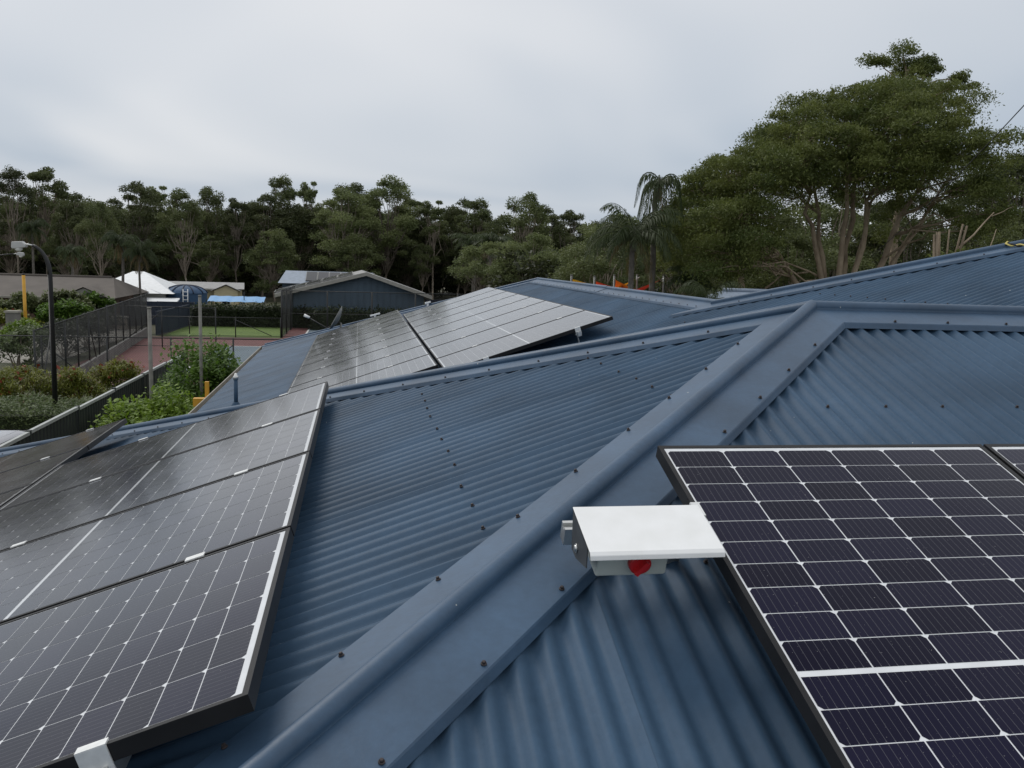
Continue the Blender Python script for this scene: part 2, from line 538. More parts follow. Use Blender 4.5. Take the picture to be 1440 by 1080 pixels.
def terrain():
    xs = np.concatenate([np.linspace(-1200, -80, 8), np.linspace(-70, 70, 57), np.linspace(80, 1200, 8)])
    ys = np.concatenate([np.linspace(-1200, -40, 6), np.linspace(-30, 140, 69), np.linspace(150, 1600, 8)])
    X, Y = np.meshgrid(xs, ys, indexing='ij')
    sx = np.clip((-11.0 - X) / 8, 0, 1); sy = np.clip((Y - 54) / 10, 0, 1)
    dip = (sx * sx * (3 - 2 * sx)) * (sy * sy * (3 - 2 * sy))
    fade = np.clip((85 - Y) / 12, 0, 1)
    Z = -1.3 * dip * fade
    V = np.stack([X, Y, Z], -1).reshape(-1, 3)
    nx, ny = len(xs), len(ys)
    I = np.arange(nx * ny).reshape(nx, ny)
    F = np.stack([I[:-1, :-1], I[1:, :-1], I[1:, 1:], I[:-1, 1:]], -1).reshape(-1, 4)
    o = mesh_obj('ground', np_mesh('ground', V, F, True), M['ground'])
    tag(o, kind='structure')


terrain()
sheet('road', -40, 36, -13.2, 53, 0.008, M['concrete'])
sheet('car_park', -30, 2, -6.2, 17.4, 0.008, M['concrete'])
sheet('tennis_court', -12.3, 30.0, 1.0, 48.4, 0.008, M['redcourt'])
sheet('court_playing_area', -7.7, 33.0, 0.5, 43.9, 0.013, M['bluecourt'])
for i, (x0, y0, x1, y1) in enumerate(((-7.7, 43.8, 0.5, 43.9), (-7.75, 33.0, -7.65, 43.8))):
    sheet('court_line', x0, y0, x1, y1, 0.018, M['line'])
sheet('lawn', -11.6, 49.0, -5.2, 56.0, 0.010, M['lawn'])
sheet('second_tennis_court', -5.1, 48.6, 8.0, 60.0, 0.009, M['redcourt'])
sheet('second_playing_area', -3.9, 48.7, 7.0, 56.5, 0.014, M['bluecourt'])
sheet('second_court_line', -4.0, 48.7, -3.9, 56.6, 0.018, M['line'])

# ------------------------------------------------------------------ the building under the camera
T = 0.3394                         # tangent of the roof pitch
CS = 1 / math.sqrt(1 + T * T)
ZA = 4.6066                        # ridge (crest) height of the near roof
AX, AY = 1.197, 1.460              # plan of its apex
EAVE = 2.575
RUN = (ZA - EAVE) / T
FX0 = 1.568; FZ0 = 4.135           # a point of the far wing's west slope
def zf(x): return FZ0 + T * (x - FX0)
QX, QY = 2.483, 5.494
QZ = zf(QX)
RY = 13.90                         # north end of the far ridge
FEX = FX0 - (FZ0 - EAVE) / T       # far eave x (about -3.03)

house = empty('house', (0, 0, 0), 0,
              'long single-storey building whose blue corrugated steel roof carries the solar arrays', 'building')
walls = MB()
walls.prism([(-4.2, -3.9), (9.0, -3.9), (9.0, 6.9), (-4.2, 6.9)], (0, 0, 0), (1, 0, 0), (0, 1, 0), (0, 0, EAVE - 0.03))
walls.build('wall', M['brick'], house)
walls = MB()
walls.prism([(-2.5, 6.95), (7.5, 6.95), (7.5, 18.7), (-2.5, 18.7)], (0, 0, 0), (1, 0, 0), (0, 1, 0), (0, 0, EAVE - 0.03))
walls.build('wall', M['brick'], house)

# dark decking under the sheets (one slab per slope), all inside one part
deck = MB()
def slope_poly(pts, off=-0.045):
    deck.poly([(x, y, z + off) for x, y, z in pts])
ye0, ye1, xe0 = AY - RUN, AY + RUN, AX - RUN
VX = QX + (QY - AY)                # hip S reaches the near ridge line here
slope_poly([(AX, AY, ZA), (xe0, ye1, EAVE), (xe0, ye0, EAVE)])
slope_poly([(AX, AY, ZA), (xe0, ye0, EAVE), (9.0, ye0, EAVE), (9.0, AY, ZA)])
xv = FX0 + (ZA - FZ0) / T          # where the valley meets the near ridge
slope_poly([(AX, AY, ZA), (xv, AY, ZA), (FEX, ye1, EAVE), (xe0, ye1, EAVE)])
slope_poly([(QX, QY, QZ), (QX, RY, QZ), (FEX, RY + QX - FEX, EAVE), (FEX, ye1, EAVE), (xv, AY, ZA), (VX, AY, zf(VX))])
deck_o = deck.build('roof', M['deck'], house)
deck_o['label'] = 'blue corrugated roof with rolled ridge and hip caps'

PER = 0.0762
AMP = 0.0096
SAMP = 10


def corr_face(O, ud, vd, u0, u1, vr, cover=10):
    """corrugated sheets on a slope: O origin on the crest plane, ud across the ribs, vd down the slope,
    vr(u) -> (v0, v1); each sheet covers ten ribs and laps the next one"""
    O, ud, vd = Vector(O), Vector(ud).normalized(), Vector(vd).normalized()
    nrm = ud.cross(vd)
    if nrm.z < 0:
        nrm = -nrm
    wdt = PER * cover
    k0 = math.floor(u0 / wdt); k1 = math.ceil(u1 / wdt)
    O_, u_, v_, n_ = (np.array(a) for a in (O, ud, vd, nrm))
    made = []
    for k in range(k0, k1):
        a = max(u0, k * wdt); b = min(u1, (k + 1) * wdt + PER * 0.9)
        if b - a < 0.004:
            continue
        n = max(2, int(round((b - a) / PER * SAMP)) + 1)
        us = np.linspace(a, b, n)
        V, keep = [], []
        for u in us:
            v0, v1 = vr(u)
            keep.append(v1 - v0 > 0.002)
            if v1 < v0:
                v1 = v0
            w = AMP * (math.cos(2 * math.pi * u / PER) - 1) + 0.0022 * (u - k * wdt) / wdt
            base = O_ + u_ * u + n_ * w
            V.append(base + v_ * v0); V.append(base + v_ * v1)
        F = [(2 * i, 2 * i + 2, 2 * i + 3, 2 * i + 1) for i in range(n - 1) if keep[i] or keep[i + 1]]
        if not F:
            continue
        F = np.array(F)
        # keep the face normals upward
        p = [np.array(V[q]) for q in F[len(F) // 2]]
        if np.dot(np.cross(p[1] - p[0], p[3] - p[0]), n_) < 0:
            F = F[:, ::-1]
        o = mesh_obj('roof_sheet', np_mesh('roof_sheet', V, F, True), M['roof'], deck_o)
        made.append(o)
    return made


sl = math.sqrt(1 + T * T)
# hip end (falls to -X): u runs along +Y, v down the slope from the apex height
corr_face((AX, AY, ZA), (0, 1, 0), (-1, 0, -T), ye0 - AY, ye1 - AY,
          lambda u: (abs(u) * sl, RUN * sl))
# front slope (falls to -Y): u along +X
corr_face((AX, AY, ZA), (1, 0, 0), (0, -1, -T), xe0 - AX, 6.0,
          lambda u: (max(0.0, -u) * sl, RUN * sl))
# back slope (falls to +Y) down to the valley
corr_face((AX, AY, ZA), (1, 0, 0), (0, 1, -T), xe0 - AX, xv - AX,
          lambda u: (max(0.0, -u) * sl, min(RUN, max(0.0, xv - (AX + u))) * sl))
# far wing, west slope: u along +Y from QY, v down from the ridge line x = QX
def far_v(u):
    y = QY + u
    top = QX + max(0.0, QY - y) - max(0.0, y - RY)
    bot = FEX if y > ye1 else FEX + (ye1 - y)
    return ((QX - top) * sl, (QX - bot) * sl)
corr_face((QX, QY, QZ), (0, 1, 0), (-1, 0, -T), AY + 0.02 - QY, RY + (QX - FEX) - QY, far_v)
# slopes turned away from the camera
corr_face((QX, QY, QZ), (0, 1, 0), (1, 0, -T), 0.0, RY + 5.5 - QY,
          lambda u: (max(0.0, QY + u - RY) * sl, 5.5 * sl))
corr_face((QX, RY, QZ), (1, 0, 0), (0, 1, -T), -(QX - FEX), 5.5,
          lambda u: (abs(u) * sl, (QX - FEX) * sl))
corr_face((QX, QY, QZ), (1, 0, 0), (0, 1, -T), 0.0, QY - AY,
          lambda u: (-u * sl, u * sl))
gb = MB().poly([(xv, AY + 0.012, ZA - 0.05), (9.0, AY + 0.012, ZA - 0.05), (9.0, AY + 0.012, zf(VX) - 0.06),
                (VX, AY + 0.012, zf(VX) - 0.06)])
gb.build('gable_end', M['cap'], house)

# ---- rolled caps
NW = Vector((-T, 0, 1)).normalized(); NE = Vector((T, 0, 1)).normalized()
NS = Vector((0, -T, 1)).normalized(); NN = Vector((0, T, 1)).normalized()


def cap(P0, P1, nA, nB, w=0.164, e0=(None, None), e1=(None, None), lift=0.0, h=0.022, rr=0.026, name='ridge_cap'):
    P0, P1 = Vector(P0), Vector(P1)
    d = (P1 - P0).normalized()
    lA = d.cross(nA); lA = lA if lA.dot(nB) < 0 else -lA
    lB = d.cross(nB); lB = lB if lB.dot(nA) < 0 else -lB
    lA.normalize(); lB.normalize()
    up = (nA + nB).normalized(); lat = (lA - lB).normalized()
    hh = h + lift
    prof = [(lA * (w + 0.013) + nA * (0.001 + lift), 0), (lA * w + nA * (hh - 0.003), 0), (lA * (w - 0.004) + nA * hh, 0)]
    prof.append((lA * (rr + 0.012) + nA * hh, 0))
    c = up * (hh + 0.006)
    for i in range(11):
        t = R(-28 + 236 * i / 10)
        prof.append((c + lat * (rr * math.cos(t)) + up * (rr * math.sin(t)), 0 if i < 5 else 1))
    prof.append((lB * (rr + 0.012) + nB * hh, 1))
    prof += [(lB * (w - 0.004) + nB * hh, 1), (lB * w + nB * (hh - 0.003), 1), (lB * (w + 0.013) + nB * (0.001 + lift), 1)]
    mb = MB()
    ends = []
    for P, e in ((P0, e0), (P1, e1)):
        row = []
        for off, side in prof:
            s = 0.0
            if e[side] is not None:
                mn = Vector(e[side])
                s = -off.dot(mn) / d.dot(mn)
            row.append(len(mb.v)); mb.v.append(tuple(P + off + d * s))
        ends.append(row)
    smooth_from, smooth_to = 4, 13
    for i in range(len(prof) - 1):
        mb.f.append((ends[0][i], ends[0][i + 1], ends[1][i + 1], ends[1][i])); mb.sm.append(smooth_from <= i < smooth_to)
    o = mb.build(name, M['cap'], deck_o)
    return o


A = Vector((AX, AY, ZA))
hipN = Vector((-1, -1, -T)); hipF = Vector((-1, 1, -T))
# mitre planes (vertical) at the apex: between near hip and ridge, near hip and far hip, far hip and ridge
mNR = Vector((0.924, 0.383, 0)); mNF = Vector((0, 1, 0)); mFR = Vector((0.924, -0.383, 0))
cap(A, A + hipN * (RUN + 0.05), NS, NW, e0=(mNR, mNF), lift=0.003, name='hip_cap')
cap(A, A + hipF * (RUN + 0.05), NN, NW, e0=(mFR, mNF), lift=0.0, name='hip_cap')
cap(A, (6.9, AY, ZA), NS, NN, e0=(mNR, mFR), lift=0.0)
Q = Vector((QX, QY, QZ))
mQ_w = Vector((0.383, 0.924, 0))
mQ_e = Vector((1, 1, 0))
cap(Q, Q + Vector((1, -1, T)) * (QY - AY - 0.05), NW, NN, e0=(mQ_w, None), lift=0.003, name='hip_cap')
cap(Q, (QX, 9.3, QZ), NW, NE, e0=(mQ_w, None))
cap((QX, 9.18, QZ + 0.002), (QX, RY, QZ + 0.002), NW, NE, lift=0.003)
Rp = Vector((QX, RY, QZ))
cap(Rp, Rp + Vector((-1, 1, -T)) * (QX - FEX), NN, NW, name='hip_cap')
cap(Rp, Rp + Vector((1, 1, -T)) * 5.4, NN, NE, name='hip_cap')

# ---- gutters along the eaves
def gutter(p0, p1, outward):
    p0, p1 = Vector(p0), Vector(p1)
    prof = [(0, 0), (0.0, -0.11), (0.115, -0.11), (0.115, 0.012), (0.100, 0.012), (0.100, -0.095), (0.012, -0.095), (0.012, 0)]
    mb = MB().prism(prof, p0, outward, (0, 0, 1), p1 - p0)
    mb.build('gutter', M['gutter'], house)
gutter((FEX + 0.02, ye1 + 0.1, EAVE - 0.02), (FEX + 0.02, RY + QX - FEX, EAVE - 0.02), (-1, 0, 0))
gutter((xe0 + 0.02, ye0, EAVE - 0.02), (xe0 + 0.02, ye1, EAVE - 0.02), (-1, 0, 0))
gutter((xe0, ye0 + 0.02, EAVE - 0.02), (9.0, ye0 + 0.02, EAVE - 0.02), (0, -1, 0))

# ---- roofing screws
smb = MB()
smb.lathe([(0.0, 0.0005), (0.0066, 0.0005), (0.0066, 0.0022), (0.0042, 0.0030)], n=12)
smb.lathe([(0.0046, 0.0025), (0.0046, 0.0075), (0.003, 0.0088), (0.0, 0.0088)], n=6, smooth=False)
screw_me = smb.mesh('screw'); screw_me.materials.append(M['screw'])
rs = random.Random(5)
def screw(p, n):
    o = bpy.data.objects.new('screw', screw_me)
    n = Vector(n)
    q = Matrix.Translation(Vector(p)) @ n.to_track_quat('Z', 'Y').to_matrix().to_4x4() @ Matrix.Rotation(rs.random() * 3, 4, 'Z')
    link(o, deck_o)
    o.matrix_local = q
    return o

def zW(x): return ZA + T * (x - AX)
def zS(y): return ZA + T * (y - AY)
def crest(u): return round(u / PER) * PER
# batten rows on the hip end
for xr, ya, yb in ((-0.472, -0.05, 2.95), (0.334, 0.85, 2.1)):
    y = AY + crest(ya - AY)
    i = 0
    while y < yb:
        screw((xr + rs.uniform(-.006, .006), y, zW(xr) + 0.0015), NW)
        i += 1
        y += PER * (3 if i % 4 else 4)
for xr in (-1.28,):
    y = AY + crest(-0.9)
    while y < 4.2:
        screw((xr, y, zW(xr) + 0.0015), NW); y += PER * 3
for yr in (0.607, -0.18, -1.0):
    x = AX + crest(-0.41 if yr > 0.5 else (-1.6 if yr > -0.5 else -2.4))
    i = 0
    while x < 2.6:
        screw((x, yr + rs.uniform(-.006, .006), zS(yr) + 0.0015), NS); i += 1; x += PER * (3 if i % 3 else 4)
# hip and ridge cap screws
def cap_screws(P0, P1, nA, nB, sides, step, lat=0.146, start=0.2, h=0.0225, jitter=0.02):
    P0, P1 = Vector(P0), Vector(P1)
    d = (P1 - P0); L = d.length; d.normalize()
    for sd in sides:
        n, m2 = (nA, nB) if sd == 0 else (nB, nA)
        l_ = d.cross(n); l_ = l_ if l_.dot(m2) < 0 else -l_
        s = start
        while s < L:
            screw(P0 + d * (s + rs.uniform(-jitter, jitter)) + l_ * lat + n * h, n)
            s += step
for s_, side in ((0, NS), (1, NW)):
    pass
Nl = A + hipN * 4.5
cap_screws(A, Nl, NS, NW, (0,), 0.327, start=0.42, h=0.0255)
cap_screws(A, Nl, NS, NW, (1,), 0.327, start=0.52, h=0.0255)
cap_screws(A, A + hipF * 6, NN, NW, (1,), 0.325, start=0.45)
cap_screws(A, (3.2, AY, ZA), NS, NN, (0,), 0.266, start=0.33)
cap_screws(Q, (QX, RY, QZ), NW, NE, (0,), 0.2286, start=0.16, h=0.026, jitter=0.004)
cap_screws(Q, Q + Vector((1, -1, T)) * 3.4, NW, NN, (0,), 0.33, start=0.25, h=0.0255)
# battens on the far slope
for xr, y0, y1 in ((2.05, 2.2, 5.3), (2.95, 2.2, 4.6)):
    y = QY + crest(y0 - QY)
    while y < y1:
        if FEX + (ye1 - y) < xr < QX + max(0, QY - y):
            screw((xr, y, zf(xr) + 0.0015), NW)
        y += PER * 3

# ------------------------------------------------------------------ solar panels
PL, PW, PT = 1.6775, 0.995, 0.035
FL = 0.0125
CX, CY = 0.0806, 0.1603
CELLX, CELLY = 0.0781, 0.1571
BAR = 0.0125

# half cell with two chamfered corners towards -x
ch = 0.0085
cell_v = [(-CELLX / 2 + ch, -CELLY / 2, 0), (CELLX / 2, -CELLY / 2, 0), (CELLX / 2, CELLY / 2, 0),
          (-CELLX / 2 + ch, CELLY / 2, 0), (-CELLX / 2, CELLY / 2 - ch, 0), (-CELLX / 2, -CELLY / 2 + ch, 0)]
cell_me = bpy.data.meshes.new('solar_cell')
cell_me.from_pydata(cell_v, [], [(0, 1, 2, 3, 4, 5)])
cell_me.update(); cell_me.materials.append(M['cell'])

def frame_mesh():
    mb = MB()
    zt, zb = 0.0016, -PT + 0.0016
    h = zt - zb; zc = (zt + zb) / 2
    mb.box((PL / 2, FL / 2, zc), (PL, FL, h))
    mb.box((PL / 2, PW - FL / 2, zc), (PL, FL, h))
    mb.box((FL / 2, PW / 2, zc), (FL, PW - 2 * FL, h - 0.0004))
    mb.box((PL - FL / 2, PW / 2, zc), (FL, PW - 2 * FL, h - 0.0004))
    me = mb.mesh('frame')
    me.materials.append(M['frame'])
    return me
frame_me = frame_mesh()
sheet_mb = MB().box((PL / 2, PW / 2, -0.0029), (PL - 2 * FL - 0.001, PW - 2 * FL - 0.001, 0.0045))
sheet_me = sheet_mb.mesh('cell_sheet'); sheet_me.materials.append(M['back'])
cell_pos = []
mx0 = (PL - (20 * CX + BAR)) / 2; my0 = (PW - 6 * CY) / 2
for r_ in range(20):
    for c_ in range(6):
        x = mx0 + (r_ + 0.5) * CX + (BAR if r_ >= 10 else 0)
        y = my0 + (c_ + 0.5) * CY
        cell_pos.append((x, y, r_ >= 10))
ZCELL = -0.0001
# joined version for panels whose cells are too small to pick apart
V_, F_ = [], []
for x, y, flip in cell_pos:
    b = len(V_); s_ = -1 if flip else 1
    V_ += [(x + vx * s_, y + vy * s_, ZCELL) for vx, vy, _ in cell_v]
    F_.append([b + i for i in range(6)])
cells_me = np_mesh('solar_cells', V_, F_); cells_me.materials.append(M['cellfar'])
# clamps
mc = MB().box((0, 0, 0.0040), (0.055, 0.030, 0.004)).box((0, 0, -0.015), (0.05, 0.010, 0.034))
clamp_me = mc.mesh('mid_clamp'); clamp_me.materials.append(M['clamp'])
ec = MB().box((0, 0.006, 0.0042), (0.055, 0.022, 0.004)).box((0, -0.0035, -0.030), (0.055, 0.004, 0.068)).box((0, -0.012, -0.052), (0.016, 0.012, 0.016))
endclamp_me = ec.mesh('end_clamp'); endclamp_me.materials.append(M['clamp'])
fb = MB().box((0, 0, -0.02), (0.045, 0.005, 0.11)).box((0, -0.026, -0.0725), (0.045, 0.052, 0.005)).tube([(0, -0.012, -0.03), (0, 0.012, -0.03)], 0.009, 6)


def panel(mtx, label, group, detailed=True, clamps=(), name='solar_panel'):
    root = empty(name, label=label, cat='solar panel', group=group)
    root.matrix_world = mtx
    link(bpy.data.objects.new('frame', frame_me), root)
    sh = link(bpy.data.objects.new('cell_sheet', sheet_me), root)
    if detailed:
        for x, y, flip in cell_pos:
            o = bpy.data.objects.new('solar_cell', cell_me)
            o.location = (x, y, ZCELL)
            if flip:
                o.rotation_euler = (0, 0, math.pi)
            link(o, sh)
    else:
        o = link(bpy.data.objects.new('solar_cells', cells_me), sh)
        tag(o, kind='stuff')
    for kind, x, y in clamps:
        o = bpy.data.objects.new(kind, clamp_me if kind == 'mid_clamp' else endclamp_me)
        o.location = (x, y, 0)
        if kind == 'end_clamp' and y > PW / 2:
            o.rotation_euler = (0, 0, math.pi)
        link(o, root)
    return root


def basis(o, ex, ey):
    ex, ey = Vector(ex).normalized(), Vector(ey).normalized()
    ez = ex.cross(ey)
    mm = Matrix.Identity(4)
    for i in range(3):
        mm[i][0], mm[i][1], mm[i][2], mm[i][3] = ex[i], ey[i], ez[i], o[i]
    return mm

GAP = 1.012
def rail(name, p0, p1, nrm, label, group):
    """aluminium rail with its L feet standing on the roof"""
    p0, p1, nrm = Vector(p0), Vector(p1), Vector(nrm)
    d = (p1 - p0).normalized(); side = nrm.cross(d)
    root = empty(name, p0, 0, label, 'rail', group)
    h, w = 0.045, 0.036
    prof = [(-w / 2, 0), (w / 2, 0), (w / 2, h), (w / 4, h), (w / 4, h - 0.008), (-w / 4, h - 0.008), (-w / 4, h), (-w / 2, h)]
    MB().prism(prof, (0, 0, 0), side, nrm, p1 - p0).build('channel', M['alu'], root)
    return root, d, side


def feet(root, d, side, nrm, L, drop, step=1.25, start=0.2):
    nrm = Vector(nrm)
    s = start
    while s < L:
        mb = MB()
        c = d * s + side * 0.021
        mt = Matrix((d, side, nrm)).transposed()
        mb.box(c + nrm * (0.045 - (drop + 0.045) / 2), (0.042, 0.005, drop + 0.045), mtx=mt)
        mb.box(c + side * 0.028 - nrm * (drop - 0.003), (0.042, 0.05, 0.006), mtx=mt)
        mb.tube([c - side * 0.004 + nrm * 0.02, c + side * 0.012 + nrm * 0.02], 0.009, 6)
        mb.build('foot', M['alu'], root)
        s += step

# right array: long side down the front slope, corner of the first cell at the world point (0, 0, 4.3)
exR = Vector((0, -1, -T)).normalized(); eyR = Vector((1, 0, 0)); nR = exR.cross(eyR)
c0 = Vector((0.0078, 0.0207, 4.2953))
RO = c0 - exR * mx0 - eyR * my0
RLAB = ['large dark solar panel beside the white switch shroud on the front slope',
        'solar panel separated by a narrow gap from the panel beside the white shroud',
        'third solar panel of the front slope row, farthest from the white shroud']
for i in range(3):
    panel(basis(RO + eyR * 1.006 * i, exR, eyR), RLAB[i], 'solar panels on the front slope', detailed=i < 2,
          clamps=([('end_clamp', 0.305, 0.0)] if i == 0 else [('mid_clamp', 0.305, -0.007), ('mid_clamp', 1.35, -0.007)]))
for k, (s, nm_) in enumerate(((0.305, 'upper'), (1.35, 'lower'))):
    p0 = RO + exR * s - eyR * (0.325 if k == 0 else 0.06) - nR * (PT - 0.0016 + 0.046)
    p1 = RO + exR * s + eyR * 3.1 - nR * (PT - 0.0016 + 0.046)
    r_, d_, s_ = rail('mounting_rail', p0, p1, nR,
                      '%s aluminium rail under the front slope solar panels' % nm_ + (' with its end beside the white shroud' if k == 0 else ''),
                      'rails of the front slope array')
    feet(r_, d_, s_, nR, 3.2, 0.096, start=0.30)

# left array on the hip end: two staggered columns, long side down the slope
TL = R(18.45)
exL = Vector((-math.cos(TL), 0, -math.sin(TL))); eyL = Vector((0, -1, 0)); nL = exL.cross(eyL)
LO = Vector((-1.012, -0.649, 4.0000))
names = ['first', 'second', 'third', 'fourth']
for i in range(4):
    o = LO + Vector((0, (i + 1) * GAP - (GAP - PW), 0))
    lab = ['solar panel of the hip-end array beside the rolled hip cap, its lower end clamp showing',
           'second solar panel of the hip-end array counted up from the rolled hip cap',
           'third solar panel of the hip-end array counted from the rolled hip cap',
           'fourth solar panel of the hip-end array, with one corner against the far array'][i]
    cl = [('mid_clamp', 0.283, PW + 0.007), ('mid_clamp', 1.17, PW + 0.007)] if i else [('end_clamp', 0.283, PW), ('end_clamp', 1.17, PW)]
    if i == 3:
        cl += [('end_clamp', 0.283, 0.0), ('end_clamp', 1.17, 0.0)]
    panel(basis(o, exL, eyL), lab, 'solar panels on the hip end', True, cl)
LO2 = LO + exL * (PL + 0.02)
for i in range(5):
    o = LO2 + Vector((0, (5.565 - i) * GAP - 0.0, 0))
    lab = ['solar panel at the back of the lower column, its corner raised against green bushes',
           'second panel of the lower column behind the hip-end array',
           'third panel of the lower column behind the hip-end array',
           'fourth panel of the lower column behind the hip-end array',
           'fifth panel of the lower column behind the hip-end array'][i]
    cl = [('mid_clamp', 0.283, PW + 0.007), ('mid_clamp', 1.17, PW + 0.007)]
    if i == 0:
        cl += [('end_clamp', 0.283, 0.0), ('end_clamp', 1.17, 0.0)]
    panel(basis(o, exL, eyL), lab, 'solar panels on the hip end', i < 3, cl)
zoff = -(PT - 0.0016 + 0.046)
for col, (ori, y0, y1, cn) in enumerate(((LO, -0.05, 4.1, 'upper'), (LO2, 0.6, 5.6, 'lower'))):
    for s, rn in ((0.283, 'high'), (1.17, 'low')):
        p0 = ori + exL * s + nL * zoff + Vector((0, y0 + 0.03, 0))
        p1 = ori + exL * s + nL * zoff + Vector((0, y1, 0))
        r_, d_, s_ = rail('mounting_rail', p0, p1, nL, '%s aluminium rail under the %s column of hip-end panels' % (rn, cn),
                          'rails of the hip-end array')
        feet(r_, d_, s_, nL, (p1 - p0).length, 0.058, start=0.35)

# far array: eight panels above, nine below
TF = R(19.0)
exF = Vector((-math.cos(TF), 0, -math.sin(TF)))
nF = exF.cross(eyL)
FO = Vector((1.568, 5.827, 4.3011))
for i in range(8):
    panel(basis(FO + Vector((0, i * GAP + PW, 0)), exF, eyL),
          'solar panel at the open end of the upper far row, brackets showing below' if i == 0 else
          'solar panel in the upper row of the far array near the ridge',
          'solar panels of the far array', False,
          [('mid_clamp', 0.30, PW + 0.007), ('mid_clamp', 1.25, PW + 0.007)] if i else [('end_clamp', 0.36, PW), ('end_clamp', 1.28, PW)])
FO2 = FO + exF * (PL + 0.028) + Vector((0, 0.55 * GAP, 0))
for i in range(9):
    panel(basis(FO2 + Vector((0, i * GAP + PW, 0)), exF, eyL),
          'solar panel at the open end of the lower far row by the near hip' if i == 0 else
          'solar panel in the lower row of the far array towards the eave',
          'solar panels of the far array', False,
          [('mid_clamp', 0.45, PW + 0.007), ('mid_clamp', 1.30, PW + 0.007)] if i else [('end_clamp', 0.45, PW), ('end_clamp', 1.30, PW)])
for ori, y0, y1, cn, ss in ((FO, -0.06, 8.1, 'upper', (0.36, 1.28)), (FO2, -0.06, 9.2, 'lower', (0.45, 1.30))):
    for s, rn in zip(ss, ('high', 'low')):
        p0 = ori + exF * s + nF * zoff + Vector((0, y0 + 0.03, 0)); p1 = ori + exF * s + nF * zoff + Vector((0, y1, 0))
        r_, d_, s_ = rail('mounting_rail', p0, p1, nF, '%s aluminium rail under the %s row of the far array' % (rn, cn), 'rails of the far array')
        feet(r_, d_, s_, nF, (p1 - p0).length, 0.072, start=0.04)

# ------------------------------------------------------------------ isolator under its white shroud
iso = empty('switch_shroud', (-0.18, -0.385, 4.196), 0,
            'white bent metal shroud over a rooftop switch box with red handle', 'switch cover')
X0, X1 = -0.328, -0.022
k = 0.030
def pz(y, off): return 4.3 + T * y + off
mb = MB()
# top plate, 3 mm thick, with a folded lip at its lower edge
prof = [(-0.300, pz(-0.300, k)), (-0.462, pz(-0.462, k + 0.002)), (-0.470, pz(-0.470, k - 0.002)), (-0.4715, pz(-0.4715, k - 0.012)),
        (-0.4685, pz(-0.4685, k - 0.012)), (-0.467, pz(-0.467, k - 0.005)), (-0.461, pz(-0.461, k - 0.001)), (-0.300, pz(-0.300, k - 0.003))]
mb.prism(prof, (X0, 0, 0), (0, 1, 0), (0, 0, 1), (X1 - X0, 0, 0))
top = mb.build('top_plate', M['white_metal'], iso, True)
bm_ = top.modifiers.new('bevel', 'BEVEL'); bm_.width = 0.0015; bm_.segments = 2; bm_.limit_method = 'ANGLE'
mb = MB()
yb = -0.305
mb.prism([(yb, pz(yb, k - 0.004)), (-0.440, pz(-0.440, k - 0.004)), (-0.437, pz(-0.437, -0.022)), (-0.345, pz(-0.345, -0.062)), (yb, pz(yb, -0.066))],
         (X0 + 0.0, 0, 0), (0, 1, 0), (0, 0, 1), (0.0025, 0, 0))
mb.build('side_bracket', M['shaded_plate'], iso, True)
mb = MB()
for by, bo in ((-0.352, -0.034),):
    mb.tube([(X0 - 0.006, by, pz(by, bo)), (X0 + 0.006, by, pz(by, bo))], 0.0075, 6)
    mb.tube([(X0 - 0.001, by, pz(by, bo)), (X0 - 0.0025, by, pz(by, bo))], 0.011, 12)
mb.build('bolt', M['alu'], iso, True)
mb = MB()
tilt = math.atan(T)
bxm = Matrix.Rotation(tilt, 3, 'X')
bc = Vector((-0.212, -0.368, pz(-0.368, -0.030)))
mb.box(bc, (0.165, 0.085, 0.082), mtx=bxm)
bo_ = mb.build('isolator_box', M['box_plastic'], iso, True)
bv = bo_.modifiers.new('bevel', 'BEVEL'); bv.width = 0.006; bv.segments = 3
fwd_ = bxm @ Vector((0, -1, 0))
kc = bc + fwd_ * 0.0425 + Vector((0.012, 0, 0.002))
mb = MB()
mb.tube([kc, kc + fwd_ * 0.004], 0.031, 28)
mb.build('dial_plate', M['box_plastic'], iso, True)
mb = MB()
mb.tube([kc + fwd_ * 0.004, kc + fwd_ * 0.018, kc + fwd_ * 0.020], [0.026, 0.025, 0.022], 28)
kn = mb.build('knob', M['red'], iso, True)
mb = MB().box(kc + fwd_ * 0.026, (0.010, 0.014, 0.040), mtx=bxm @ Matrix.Rotation(R(35), 3, 'Y'))
mb.build('grip', M['red'], iso, True)

iso.location += Vector((0, 0.012, 0.0065))

# vent pipe on the far slope
vp = empty('vent_pipe', (-2.385, 9.43, zf(-2.385)), 0, 'slim blue vent pipe standing on the far roof near the eave', 'vent pipe')
MB().tube([(0, 0, -0.02), (0, 0, 0.36)], 0.026, 14).build('pipe', M['roof'], vp)
MB().lathe([(0.07, -0.01), (0.06, 0.02), (0.036, 0.06), (0.030, 0.065)], n=16).build('flashing', M['roof'], vp)
MB().lathe([(0.0, 0.445), (0.016, 0.44), (0.020, 0.41), (0.033, 0.405), (0.033, 0.36), (0.0, 0.36)], n=14).build('cowl', M['alu'], vp)

